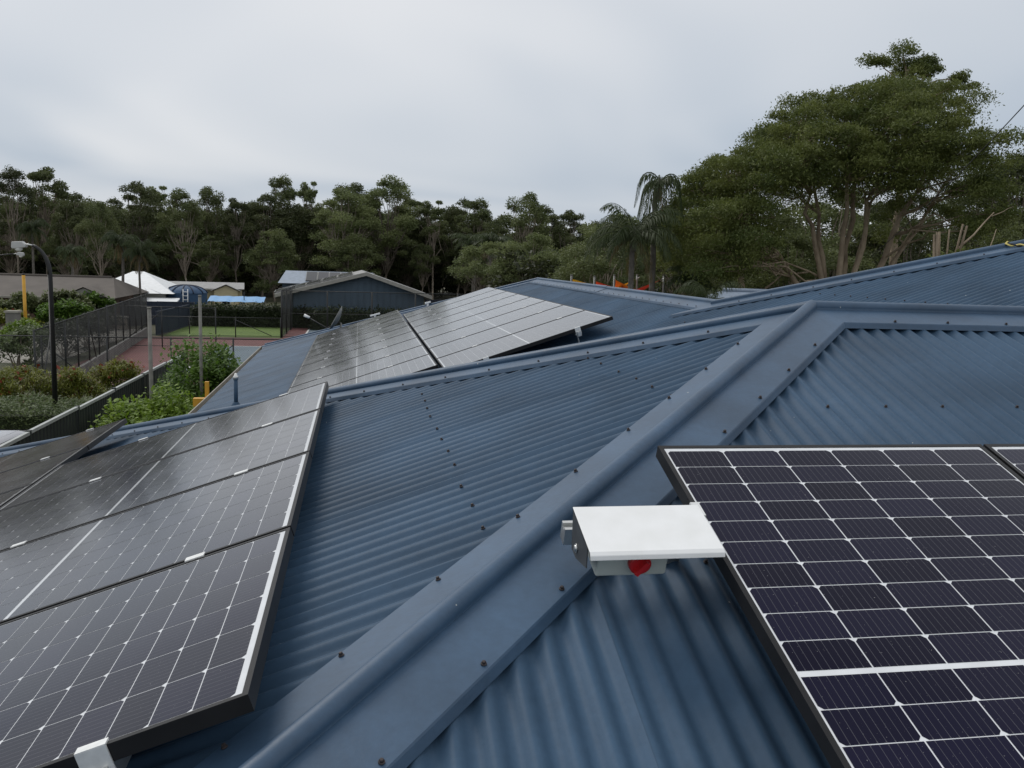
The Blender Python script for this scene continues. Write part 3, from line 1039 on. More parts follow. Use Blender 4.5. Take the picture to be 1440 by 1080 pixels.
# satellite dish on the far hip
ds = empty('satellite_dish', (-1.30, 17.05, 3.16), 0, 'grey satellite dish seen edge-on at the end of the far roof', 'satellite dish')
mb = MB()
dm = Matrix.Rotation(R(-62), 3, 'Y') @ Matrix.Rotation(R(0), 3, 'Z')
mb.lathe([(0.0, 0.0), (0.10, 0.010), (0.20, 0.040), (0.30, 0.09), (0.305, 0.09), (0.20, 0.034), (0.10, 0.002), (0.0, -0.008)], n=24)
mb.v = [tuple(dm @ Vector((v[0], v[1], v[2])) + Vector((0.06, 0, 0.24))) for v in mb.v]
mb.build('reflector', M['dish'], ds)
MB().tube([(0.08, 0, 0.2), (-0.20, 0, 0.06), (-0.62, 0, 0.30)], 0.014, 8).build('arm', M['black'], ds)
MB().tube([(-0.56, 0, 0.28), (-0.68, 0, 0.33)], [0.026, 0.034], 10).build('receiver', M['white_metal'], ds)
MB().tube([(0.10, 0, -0.35), (0.10, 0, 0.18)], 0.022, 8).build('mast', M['steelpost'], ds)
# small white fittings on the far hip
for x, y, z, l, w, lab in ((-0.47, 16.80, 3.50, 0.22, 0.03, 'slim white bracket on the far hip above the lower panel row'),
                           (0.58, 15.75, 3.84, 0.12, 0.03, 'small white fitting on the far hip behind the upper panel row')):
    b_ = MB().box((0, 0, 0.05), (l, 0.06, w), mtx=Matrix.Rotation(R(-16), 3, 'Y')).box((0, 0, -0.02), (0.04, 0.04, 0.12)).build('white_fitting', M['white_metal'])
    b_.location = (x, y, z)
    tag(b_, lab, 'bracket')

# yellow and black rope over the far hip
def rope(path, r, name, label):
    root = empty(name, path[0], 0, label, 'rope')
    pts = [Vector(p) - Vector(path[0]) for p in path]
    dense = []
    for a, b in zip(pts[:-1], pts[1:]):
        n = max(2, int((b - a).length / 0.010))
        dense += [a.lerp(b, i / n) for i in range(n)]
    for ph, mt, nn in ((0.0, 'ropey', 'yellow_strand'), (math.pi, 'ropeb', 'black_strand')):
        st = []
        for i, p in enumerate(dense):
            a = i * 0.95 * 0.5 + ph
            st.append(p + Vector((0.35 * math.cos(a), 0.35 * math.cos(a), math.sin(a))) * r * 0.75)
        MB().tube(st, r * 0.72, 6).build(nn, M[mt], root)
hx = lambda k_: Q + Vector((1, -1, T)) * k_
e_ = Vector((0, 0, 1))
rp = [hx(1.66) + Vector((0.05, 0.12, 0.0)), hx(1.64) + e_ * 0.065, hx(1.66) + Vector((-0.06, 0, 0.035)), hx(1.74) + Vector((-0.12, -0.02, -0.002)),
      hx(1.84) + Vector((-0.20, -0.03, -0.028)), hx(2.0) + Vector((-0.30, -0.03, -0.068)), hx(2.3) + Vector((-0.44, -0.05, -0.118)), hx(2.7) + Vector((-0.5, -0.05, -0.14))]
rope(rp, 0.009, 'rope', 'yellow and black striped rope lying over the rising far hip')

# ------------------------------------------------------------------ leaves
def leaf_quads(P, size, rng, up_bias=0.0, droop=0.0, aspect=2.4, nrm=None):
    """kite-shaped leaves at the points P (n,3)"""
    n = len(P)
    d = rng.normal(size=(n, 3)); d[:, 2] = d[:, 2] * 0.7 - droop
    d /= np.linalg.norm(d, axis=1, keepdims=True) + 1e-9
    r2 = rng.normal(size=(n, 3))
    if up_bias:
        r2 *= 0.6
        # make the blade face upward on average
        r2 = np.cross(d, np.array([0, 0, 1.0]) + r2 * (1 - up_bias))
    else:
        r2 = np.cross(d, r2)
    r2 /= np.linalg.norm(r2, axis=1, keepdims=True) + 1e-9
    s = size * rng.uniform(0.6, 1.35, size=(n, 1))
    w = s / aspect
    V = np.stack([P - d * s * 0.5, P + r2 * w * 0.5 - d * s * 0.05, P + d * s * 0.5, P - r2 * w * 0.5 - d * s * 0.05], 1)
    return V.reshape(-1, 3)


def leaf_mesh(name, V):
    F = np.arange(len(V), dtype=np.int32).reshape(-1, 4)
    return np_mesh(name, V, F)


def clump(rng, c, rad, n, shell=0.55):
    """points in an ellipsoid, thicker near its surface and upper half"""
    d = rng.normal(size=(n, 3)); d /= np.linalg.norm(d, axis=1, keepdims=True)
    low = d[:, 2] < -0.25
    d[low, 2] *= rng.uniform(-1, 1, size=low.sum())
    r = rng.uniform(shell, 1.0, size=(n, 1)) ** 0.8
    r *= 1 + np.clip(0.14 * rng.normal(size=(n, 1)), -0.3, 0.22)
    return np.asarray(c) + d * r * np.asarray(rad)


def limb(mb, a, b, r0, r1, rng, wob=0.08, n=5, sides=6, sag=0.0):
    a, b = np.array(a, float), np.array(b, float)
    L = np.linalg.norm(b - a)
    pts, rr = [], []
    for i in range(n + 1):
        t = i / n
        p = a + (b - a) * t + rng.normal(size=3) * wob * min(L, 4.0) * math.sin(math.pi * t) * 0.32
        p[2] += sag * L * math.sin(math.pi * t)
        pts.append(tuple(p)); rr.append(r0 + (r1 - r0) * t)
    mb.tube(pts, rr, sides, cap=False)
    return pts


def gum_proto(seed, H, trunk_h, spread, ncl, leaf, per, flat=0.55, r0=0.16, lean=0.0):
    rng = np.random.default_rng(seed)
    tb = MB()
    top = np.array([lean * H + rng.normal() * 0.3, rng.normal() * 0.3, trunk_h])
    tpts = limb(tb, (0, 0, -0.1), top, r0, r0 * 0.62, rng, 0.05, 6, 8)
    pts = []
    for i in range(ncl):
        a = rng.uniform(0, 2 * math.pi)
        q = math.sqrt(rng.uniform(0, 1))
        rx = spread * q
        zt = H - (H - trunk_h) * 0.75 * q * q * rng.uniform(0.5, 1.1) - rng.uniform(0.2, 0.9)
        if i % 4 == 3:
            zt = trunk_h + (H - trunk_h) * rng.uniform(-0.15, 0.5)
            rx *= 0.9
        c = np.array([top[0] + math.cos(a) * rx, top[1] + math.sin(a) * rx, zt])
        sz = rng.uniform(0.42, 1.12)
        rad = np.array([1, 1, flat * rng.uniform(0.8, 1.25)]) * sz * spread * 0.36
        c[2] -= rad[2] * 0.5
        j = tpts[int(rng.integers(3, len(tpts)))]
        limb(tb, j, c, r0 * 0.36, 0.02, rng, 0.14, 4, 5)
        pts.append(clump(rng, c, rad, int(per * (0.25 + 1.1 * sz * sz))))
    P = np.concatenate(pts)
    V = leaf_quads(P, leaf, rng, droop=0.25, aspect=2.2)
    tm = tb.mesh('trunk'); tm.materials.append(M['bark_d'])
    cm = leaf_mesh('crown', V); cm.materials.append(M['forest'])
    return tm, cm, H


def tree(tm, cm, loc, sc, rz, label, group, name='gum_tree', cat='tree'):
    root = empty(name, loc, rz, label, cat, group)
    root.scale = (sc[0], sc[0], sc[1])
    link(bpy.data.objects.new('trunk', tm), root)
    link(bpy.data.objects.new('crown', cm), root)
    return root


protos = [gum_proto(11, 11.5, 4.8, 2.5, 42, 0.20, 380, 0.70, r0=0.12),
          gum_proto(12, 12.0, 6.4, 2.1, 34, 0.20, 380, 0.85, r0=0.12),
          gum_proto(13, 11.0, 4.6, 2.8, 46, 0.20, 360, 0.65, r0=0.12),
          gum_proto(14, 12.5, 7.0, 2.0, 30, 0.19, 360, 0.95, lean=0.05, r0=0.11),
          gum_proto(15, 11.0, 3.8, 2.6, 52, 0.21, 340, 0.80, r0=0.11),
          gum_proto(16, 10.0, 2.4, 2.5, 56, 0.21, 340, 0.95, r0=0.11),
          gum_proto(17, 12.5, 7.6, 1.6, 22, 0.19, 320, 0.90, r0=0.10, lean=-0.04),
          gum_proto(18, 11.5, 5.6, 2.3, 38, 0.20, 360, 1.05, r0=0.12)]
front = [(-35.0, 87.5, 11.2), (-31.4, 84.6, 11.6), (-31.1, 91.0, 11.8), (-26.6, 84.0, 10.2), (-22.8, 78.9, 8.6), (-23.1, 90.2, 11.7),
         (-22.4, 99.5, 11.1), (-17.1, 86.3, 10.3), (-16.3, 96.6, 11.6), (-13.3, 91.0, 10.4), (-11.1, 95.3, 11.8), (-8.7, 97.5, 13.0),
         (-6.4, 101.7, 14.1), (-3.5, 89.8, 12.0), (-1.2, 95.8, 11.8), (1.8, 93.8, 12.7), (4.8, 101.7, 12.7), (7.1, 92.5, 11.8),
         (10.2, 97.2, 11.9), (12.1, 92.9, 11.5), (13.8, 88.6, 9.7), (17.2, 94.1, 11.5), (21.0, 99.5, 11.3), (21.6, 91.2, 10.3),
         (24.5, 92.5, 10.1), (27.8, 93.6, 9.7), (31.8, 96.6, 10.8), (33.9, 91.6, 9.9), (36.2, 85.3, 9.7), (38.1, 79.0, 8.1)]
rf = random.Random(21)
for i, (x, y, h) in enumerate(front):
    tm, cm, H = protos[(0, 3, 1, 4, 7, 2, 6, 0, 7, 1, 4, 3, 6, 2, 7, 0, 1, 6, 4, 3, 2, 7, 0, 1, 4, 6, 3, 2, 7, 5)[i]]
    s = h * rf.uniform(0.94, 1.10) / H
    tree(tm, cm, (x, y, 0), (s * rf.uniform(0.85, 1.2), s), rf.uniform(0, 6.28),
         'tall slender gum tree along the front edge of the dark forest', 'gum trees of the forest edge')
# second and third ranks, lower and fuller, closing the wood
for rank, (dy, hs, step) in enumerate(((9, 0.93, 2.9), (18, 0.97, 3.3), (-6, 0.60, 6.3), (4, 0.84, 3.4))):
    x = -48.0
    while x < 62:
        xx = x + rf.uniform(-1.2, 1.2)
        yy = 95 + dy + rf.uniform(-3, 3) - max(0, xx - 20) * 0.25
        base = np.interp(xx, [-40, -30, -20, -8, 2, 12, 22, 32, 60], [11.4, 11.4, 10.6, 12.4, 11.6, 11.0, 10.2, 9.8, 9.5])
        h = base * hs * rf.uniform(0.86, 1.03)
        tm, cm, H = protos[rf.choice([4, 5, 5, 2, 7] if rank != 1 else [4, 5, 7, 0])]
        s = h / H
        tree(tm, cm, (xx, yy, 0), (s * rf.uniform(1.05, 1.3), s), rf.uniform(0, 6.28),
             ['fuller gum tree standing in the middle of the forest', 'gum tree at the back of the forest',
              'low bushy tree in front of the tall forest gums', 'leafy middling tree close behind the forest edge gums'][rank],
             ['forest trees behind the edge', 'forest trees at the back', 'low trees before the forest', 'leafy trees among the forest edge'][rank])
        x += step * rf.uniform(0.8, 1.2)


def leaf_mass(name, boxes, n, leaf, material, seed, label=None, cat=None):
    rng = np.random.default_rng(seed)
    P = []
    for (x0, x1, y0, y1, z0, z1) in boxes:
        vol = (x1 - x0)
        k_ = int(n * vol)
        c = rng.uniform((x0, y0, z0), (x1, y1, z1), size=(k_ // 60 + 1, 3))
        for q in c:
            P.append(clump(rng, q, (1.3, 1.0, 0.9), 60, 0.2))
    V = leaf_quads(np.concatenate(P), leaf, rng, droop=0.2, aspect=1.9)
    V[:, 2] = np.maximum(V[:, 2], 0.01)
    o = mesh_obj(name, leaf_mesh(name, V), material)
    tag(o, label, cat, kind='stuff')
    return o
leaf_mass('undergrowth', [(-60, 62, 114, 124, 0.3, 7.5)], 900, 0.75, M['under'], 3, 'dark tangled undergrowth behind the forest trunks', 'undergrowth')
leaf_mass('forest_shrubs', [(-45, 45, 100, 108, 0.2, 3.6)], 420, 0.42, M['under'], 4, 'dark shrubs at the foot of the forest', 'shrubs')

# ------------------------------------------------------------------ the big gum tree on the right
def big_gum():
    rng = np.random.default_rng(77)
    root = empty('gum_tree', (19.48, 32.28, 0), YAW, 'huge spreading gum tree with pale bare limbs beside the shed roof', 'tree')
    tb = MB()
    TOPX = [-7.6, -6.8, -5.5, -3.5, -2.0, 0.0, 2.0, 4.0, 5.4, 6.2]
    TOPZ = [7.9, 9.2, 10.2, 11.7, 12.5, 12.9, 13.1, 13.3, 13.0, 11.6]
    cl = []
    tries = 0
    while len(cl) < 330 and tries < 20000:
        tries += 1
        x = rng.uniform(-7.6, 4.5); y = rng.uniform(-4.6, 4.6)
        e = 1 - (y / 5.2) ** 2
        zt = 4.6 + (np.interp(x, TOPX, TOPZ) - 4.6) * (0.62 + 0.38 * e)
        z = zt - abs(rng.normal()) * 1.9 - 0.45
        edge = min((x + 7.6) / 3.4, (4.7 - x) / 2.2, 1)
        z -= (1 - edge) * rng.uniform(0, 4.0)
        if z < (4.6 if x < -4 else (6.4 if x > 3.2 else 8.2)):
            continue
        if any((q[0] - x) ** 2 + (q[1] - y) ** 2 + 1.8 * (q[2] - z) ** 2 < 0.62 for q in cl):
            continue
        cl.append((x, y, z))
    base = np.array([0.0, 0, 2.0])
    limb(tb, (0.05, 0, -0.1), (0, 0, 2.3), 0.42, 0.36, rng, 0.03, 4, 10)
    mains = [(-2.5, -0.6, 9.4, .20), (-1.3, 0.8, 10.2, .19), (-0.5, -0.9, 10.4, .22), (0.5, 0.4, 11.0, .22), (1.3, -0.5, 10.6, .21),
             (3.3, -0.3, 9.8, .24), (4.6, 0.6, 9.0, .18), (-4.8, 0.4, 8.4, .19), (2.0, 1.6, 10.2, .16)]
    nodes = []
    for mx_, my_, mz_, r_ in mains:
        r_ *= 0.72
        knee = np.array([mx_ * 0.42, my_ * 0.4, 4.7 + rng.uniform(-.5, .5)])
        a = limb(tb, base + (rng.uniform(-.18, .18), rng.uniform(-.18, .18), 0), knee, r_, r_ * 0.82, rng, 0.06, 4, 8)
        b = limb(tb, knee, (mx_, my_, mz_), r_ * 0.82, r_ * 0.30, rng, 0.10, 6, 7)
        nodes += [(np.array(p), r_ * (0.75 - 0.4 * i / len(b))) for i, p in enumerate(b)]
    pts = []
    for c in cl:
        ca = np.array(c)
        best = min(nodes, key=lambda q: np.linalg.norm(q[0] - ca) + (3 if q[0][2] > ca[2] - 0.2 else 0))
        limb(tb, best[0], ca, min(0.075, best[1] * 0.5), 0.012, rng, 0.16, 5, 5, sag=0.06)
        rad = np.array([1.0, 1.0, 0.66]) * rng.uniform(0.45, 0.88)
        pts.append(clump(rng, ca, rad, int(700 * (0.4 + rad[0])), 0.45))
        # hanging sprays
        sp = ca + np.clip(rng.normal(size=(170, 3)), -1.7, 1.7) * np.array([0.5, 0.5, 0.36]) - np.array([0, 0, 0.5])
        pts.append(sp)
    V = leaf_quads(np.concatenate(pts), 0.125, rng, droop=0.75, aspect=3.0)
    tb.build('trunk', M['bark'], root)
    mesh_obj('crown', leaf_mesh('crown', V), M['gumleaf'], root)
    # a thinner leaning companion stem to the left
    root2 = empty('gum_tree', (15.2, 33.3, 0), YAW, 'slim leaning gum with a pale bent trunk left of the huge gum', 'tree')
    rng = np.random.default_rng(9)
    tb = MB()
    b = limb(tb, (0.9, 0, -.1), (0.2, 0, 4.4), 0.20, 0.15, rng, 0.03, 5, 8)
    b2 = limb(tb, (0.2, 0, 4.4), (-1.4, 0.3, 8.2), 0.15, 0.05, rng, 0.08, 6, 7)
    limb(tb, (0.55, 0, 3.0), (2.0, -0.2, 4.7), 0.07, 0.03, rng, 0.1, 4, 6)
    pts = []
    for q in range(16):
        j = b2[int(rng.integers(1, len(b2)))]
        c = np.array(j) + np.clip(rng.normal(size=3), -1.3, 1.3) * np.array([1.0, 0.9, 0.6]) + (0.3, 0, 0.1)
        limb(tb, j, c, 0.04, 0.01, rng, 0.15, 4, 5)
        pts.append(clump(rng, c, np.array([0.9, 0.9, 0.6]) * rng.uniform(0.6, 1), 700, 0.3))
    tb.build('trunk', M['bark'], root2)
    mesh_obj('crown', leaf_mesh('crown', leaf_quads(np.concatenate(pts), 0.125, rng, droop=0.7, aspect=3.0)), M['gumleaf'], root2)
big_gum()

# tall gum rising behind the big one, and the wood on the right
P2 = [None,
      gum_proto(32, 12.5, 5.0, 3.1, 36, 0.19, 480, 0.7, r0=0.18),
      gum_proto(33, 10.0, 3.0, 3.1, 40, 0.20, 460, 0.8, r0=0.18)]
def tall_gum():
    rng = np.random.default_rng(31)
    root = empty('gum_tree', (25.6, 38.1, 0), YAW, 'tallest gum whose flat-topped crown rises above the huge spreading gum', 'tree', 'gums on the right')
    tb = MB()
    t1 = limb(tb, (0.2, 0, -0.1), (0.1, 0, 11.0), 0.24, 0.15, rng, 0.03, 8, 8)
    t2 = limb(tb, (0.1, 0, 11.0), (-0.1, 0, 14.6), 0.15, 0.05, rng, 0.05, 5, 7)
    pads = [(-0.3, 0.1, 15.75, 1.15), (0.8, -0.3, 15.45, 1.05), (-1.25, 0.2, 15.25, 0.95), (1.5, 0.4, 15.0, 0.75), (0.2, 0.9, 15.1, 1.0), (0.1, -0.9, 15.0, 1.0),
            (-0.7, -0.2, 14.35, 1.05), (0.6, 0.3, 14.1, 1.0), (-1.5, 0.3, 13.8, 0.9), (2.75, 0.0, 14.75, 0.72), (3.15, 0.3, 14.25, 0.55), (2.2, -0.2, 13.6, 0.8),
            (-0.2, 0.4, 13.4, 1.1), (1.2, -0.4, 13.2, 1.0), (-1.2, -0.4, 12.9, 1.1), (0.4, 0.2, 12.4, 1.2)]
    pts = []
    for x, y, z, r_ in pads:
        j = t2[int(np.clip((z - 11.4) / 4.0 * 5, 0, 5))]
        limb(tb, j, (x, y, z - 0.3 * r_), 0.06, 0.015, rng, 0.12, 5, 5)
        for q in range(3):
            c = np.array([x, y, z - r_ * 0.5]) + rng.normal(size=3) * r_ * np.array([0.42, 0.42, 0.14])
            pts.append(clump(rng, c, np.array([0.62, 0.62, 0.42]) * r_ * rng.uniform(0.75, 1.1), int(520 * r_), 0.4))
    tb.build('trunk', M['bark'], root)
    mesh_obj('crown', leaf_mesh('crown', leaf_quads(np.concatenate(pts), 0.13, rng, droop=0.5, aspect=2.6)), M['gumleaf'], root)
tall_gum()
right = [(36.2, 45.0, 11.6, 1), (34.2, 40.3, 11.4, 1), (37.0, 41.8, 12.2, 1), (39.4, 50.2, 11.6, 1), (39.4, 42.3, 12.8, 1),
         (30.5, 47.0, 9.6, 2), (26.5, 46.0, 10.2, 2), (33.0, 52.0, 10.2, 2), (22.5, 47.5, 9.6, 2), (18.0, 46.5, 9.0, 2), (28.5, 41.5, 8.4, 2),
         (14.8, 50.5, 8.2, 2), (24.0, 40.5, 6.4, 2), (19.5, 41.0, 5.6, 2), (42.0, 38.0, 11.5, 1), (31.0, 35.5, 8.0, 2), (35.5, 34.0, 9.0, 2),
         (27.0, 53.0, 9.0, 2), (21.0, 54.0, 8.6, 2), (38.5, 32.0, 9.5, 2), (12.5, 44.0, 6.8, 2), (29.5, 31.5, 6.2, 2), (16.0, 56.0, 8.8, 2), (11.0, 58.0, 7.2, 2), (20.5, 38.5, 7.0, 2), (8.5, 62.0, 6.6, 2)]
for i, (x, y, h, p) in enumerate(right):
    tm, cm, H = P2[p]
    s = h / H
    tree(tm, cm, (x, y, 0), (s * rf.uniform(0.95, 1.15) if p == 1 else max(s, 0.8) * rf.uniform(0.95, 1.1), s), rf.uniform(0, 6.28),
         'tall gum at the right behind the rising blue roof' if p == 1 else 'dense dark tree in the shade behind the huge gum',
         'tall gums at the right' if p == 1 else 'dark trees behind the huge gum')
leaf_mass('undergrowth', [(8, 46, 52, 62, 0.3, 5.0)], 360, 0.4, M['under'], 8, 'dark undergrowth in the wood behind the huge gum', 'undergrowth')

# ------------------------------------------------------------------ palms
def palm_proto(seed, H, nf, fl, leaf_n=34, lw=0.045, trunk_r=0.14, droop=1.0, dry=3):
    rng = np.random.default_rng(seed)
    tb = MB()
    limb(tb, (0, 0, -.1), (rng.normal() * .15, rng.normal() * .15, H), trunk_r * 1.15, trunk_r * 0.8, rng, 0.012, 8, 10)
    # swollen crown shaft
    tb.tube([(0, 0, H - 0.35), (0, 0, H), (0, 0, H + 0.5)], [trunk_r * 0.8, trunk_r * 0.95, trunk_r * 0.45], 9)
    Vg, Vd = [], []
    rb = MB()
    for i in range(nf + dry):
        isdry = i >= nf
        az = 2 * math.pi * i * 0.382 + rng.uniform(-.2, .2)
        el0 = rng.uniform(0.15, 1.25) if not isdry else rng.uniform(-0.5, 0.0)
        L = fl * rng.uniform(0.8, 1.1) * (0.75 if isdry else 1)
        p = np.array([0, 0, H + 0.35]); e = el0
        seg = leaf_n
        path = []
        for k_ in range(seg + 1):
            path.append(p.copy())
            t = k_ / seg
            e -= droop * (1.9 / seg) * (0.5 + 1.1 * t)
            e = max(e, -1.35)
            p = p + np.array([math.cos(az) * math.cos(e), math.sin(az) * math.cos(e), math.sin(e)]) * L / seg
        rb.tube([tuple(q) for q in path[::4]], [0.028 - 0.022 * j / len(path[::4]) for j in range(len(path[::4]))], 4, cap=False)
        path = np.array(path)
        side = np.array([-math.sin(az), math.cos(az), 0])
        for k_ in range(2, seg):
            t = k_ / seg
            ll = fl * 0.24 * math.sin(math.pi * min(1, 0.12 + 0.88 * t)) ** 0.6 * rng.uniform(0.8, 1.15)
            tang = path[k_ + 1] - path[k_]; tang /= np.linalg.norm(tang)
            for sg in (-1, 1):
                d = side * sg * rng.uniform(0.45, 0.9) + tang * 0.55 + np.array([0, 0, -rng.uniform(0.2, 0.95)])
                d /= np.linalg.norm(d)
                d2 = d + np.array([0, 0, -0.9]); d2 /= np.linalg.norm(d2)
                w = tang * lw
                a = path[k_]; mid = a + d * ll * 0.5; tip = mid + d2 * ll * 0.5
                q = [a - w * 0.3, mid - w * 0.5, tip, mid + w * 0.5]
                (Vd if isdry else Vg).append(q)
    tm = tb.mesh('trunk'); tm.materials.append(M['palm_bark'])
    rm = rb.mesh('frond_stalks'); rm.materials.append(M['palm'])
    cm = leaf_mesh('crown', np.array(Vg).reshape(-1, 3)); cm.materials.append(M['palm'])
    dm_ = leaf_mesh('dry_fronds', np.array(Vd).reshape(-1, 3)); dm_.materials.append(M['palm_dry'])
    return tm, cm, dm_, rm, H


def palm(pr, loc, h, rz, label, sc=1.0):
    root = empty('palm_tree', loc, rz, label, 'palm')
    s = h / pr[4]
    root.scale = (sc, sc, s)
    for nm2, me in (('trunk', pr[0]), ('crown', pr[1]), ('dry_fronds', pr[2]), ('frond_stalks', pr[3])):
        link(bpy.data.objects.new(nm2, me), root)
    return root
pA = palm_proto(41, 6.0, 22, 2.6, dry=4, lw=0.07)
pB = palm_proto(42, 7.0, 18, 2.4, droop=1.3, dry=5, lw=0.085)
pC = palm_proto(43, 6.5, 26, 3.2, leaf_n=48, lw=0.055, droop=1.0, dry=4, trunk_r=0.17)
pD = palm_proto(44, 7.5, 14, 2.6, leaf_n=44, lw=0.06, droop=2.6, dry=1, trunk_r=0.16)
palm(pB, (-25.9, 71.7, -1.2), 6.9, 0.3, 'palm with drooping crown behind the brown roof, beside the far lamp', 0.72)
palm(pB, (-22.8, 70.6, -1.2), 5.3, 1.3, 'palm with a rough pale trunk behind the brown tiled roof', 0.72)
palm(pB, (-16.9, 61.8, -1.2), 6.1, 2.1, 'palm with hanging yellow fruit stalk in front of the white roof', 0.75)
palm(pA, (-15.3, 60.2, -1.2), 5.4, 0.9, 'leaning slim palm against the white roof gable', 0.6)
palm(pA, (10.0, 81.1, 0), 6.0, 2.2, 'palm at the forest edge, left one of a pair above the far array', 1.25)
palm(pB, (11.05, 76.9, 0), 6.2, 4.0, 'palm at the forest edge, right one of a pair above the far array', 1.3)
palm(pB, (13.44, 68.4, 0), 5.0, 5.0, 'palm with dry hanging fronds behind the far ridge', 1.2)
palm(pC, (9.55, 30.2, 0), 5.6, 1.0, 'large feathery palm above the shade sails', 0.74)
palm(pD, (10.95, 31.6, 0), 7.7, 2.6, 'tall narrow palm beside the large feathery palm', 0.78)
palm(pA, (12.4, 31.3, 0), 4.0, 0.4, 'short palm with green stem behind the far ridge end', 0.55)
palm(pC, (9.6, 22.7, 0), 3.5, 3.3, 'low bushy palm in front of the pale blue roof behind', 0.42)

# ------------------------------------------------------------------ bushes and hedges
def bush(name, loc, rad, n, leaf, material, seed, label, cat='bush', group=None, flat=False, lumps=26, aspect=1.9, flowers=0, stemh=0.6):
    rng = np.random.default_rng(seed)
    root = empty(name, loc, 0, label, cat, group)
    pts = []
    rad = np.array(rad)
    tb = MB()
    for i in range(lumps):
        d = rng.normal(size=3); d[2] = abs(d[2]) if i % 4 else d[2] * 0.4
        d /= np.linalg.norm(d)
        c = d * rad * rng.uniform(0.45, 0.78) + np.array([0, 0, rad[2] * 0.85])
        pts.append(clump(rng, c, rad * rng.uniform(0.26, 0.42), n // lumps, 0.45))
        if i % 3 == 0:
            limb(tb, (rng.normal() * .06, rng.normal() * .06, 0), c, 0.028, 0.008, rng, 0.12, 4, 5)
    P = np.concatenate(pts); P[:, 2] = np.maximum(P[:, 2], 0.03)
    tb.build('stem', M['bark_d'], root)
    mesh_obj('foliage', leaf_mesh('foliage', leaf_quads(P, leaf, rng, up_bias=0.8, droop=0.1, aspect=aspect)), material, root)
    if flowers:
        Q_ = P[rng.integers(0, len(P), flowers)]
        V = np.concatenate([leaf_quads(Q_ + rng.normal(size=Q_.shape) * 0.04, leaf * 1.0, rng, aspect=1.6) for _ in range(3)])
        tag(mesh_obj('flowers', leaf_mesh('flowers', V), M['flower'], root), kind='stuff')
    return root
bush('bush', (-4.75, 15.5, 0), (1.25, 1.55, 1.16), 11000, 0.105, M['bush'], 51, 'bright lime-green leafy bush between the charcoal fence and the roof', lumps=40)
bush('bush', (-4.5, 19.4, 0), (1.30, 1.7, 1.50), 12000, 0.115, M['bush2'], 52, 'taller deep green bush behind the lime-green bush', lumps=44)
bush('bush', (-9.6, 21.9, 0), (1.35, 1.0, 0.98), 9500, 0.12, M['bottle'], 53, 'olive bottlebrush bush with red flowers left of the black lamp post', aspect=4, flowers=70)
bush('bush', (-8.55, 23.1, 0), (1.0, 0.9, 0.82), 7500, 0.12, M['bottle'], 54, 'olive bottlebrush bush behind the black lamp post', aspect=4, flowers=50)
bush('bush', (-7.9, 25.6, 0), (0.90, 0.85, 0.84), 6500, 0.12, M['bottle'], 55, 'olive bottlebrush bush beside the end of the charcoal fence', aspect=4, flowers=40)
bush('bush', (-12.4, 21.6, 0), (1.5, 1.0, 1.0), 7000, 0.12, M['bottle'], 56, 'olive bottlebrush bush at the end of its row away from the fence', aspect=4, flowers=40)
bush('bush', (-2.95, 27.5, 0), (1.1, 1.2, 0.85), 4500, 0.12, M['bottle'], 57, 'reddish olive shrub just past the far eave', aspect=3, flowers=120)
bush('bush', (-16.2, 41.2, 0), (0.95, 0.95, 0.78), 4500, 0.14, M['bush'], 58, 'round yellow-green shrub beside the pale green cabinet')
for i, (x, y, rx, rz, lab) in enumerate(((-19.8, 48.6, 2.0, 0.85, 'low reddish shrub under the yellow post'), (-17.2, 50.5, 1.6, 1.0, 'dark rounded shrub left of the pale green cabinet'),
                                    (-17.6, 51.6, 1.9, 1.28, 'dark leafy shrub in front of the brown roof'), (-16.3, 53.2, 1.15, 1.15, 'light green tall shrub by the brown gable'),
                                    (-19.6, 51.4, 1.7, 1.2, 'dark shrub behind the pale green cabinet'), (-22.0, 51.0, 1.9, 1.15, 'dark shrub below the brown eave'))):
    bush('bush', (x, y, 0), (rx, 1.2, rz), 4200, 0.22, M['bush2'] if i in (1, 3) else M['bottle' if i == 0 else 'forest'], 60 + i, lab, flowers=60 if i == 0 else 0)
# wispy shrubs growing inside the tall fence
for i, (x, y, r_) in enumerate(((-13.6, 33.5, 1.0), (-14.0, 36.0, 1.1), (-13.5, 38.5, 1.2), (-13.6, 42.0, 1.3), (-13.8, 45.0, 1.2))):
    bush('bush', (x, y, 0), (r_, r_, 0.95), 2200, 0.16, M['hedge' if i < 2 else 'darkhedge'], 80 + i, 'wispy grey-green shrub behind the tall wire fence' if i < 2 else 'dark shrub behind the low sleeper wall',
         group='shrubs along the tall fence')


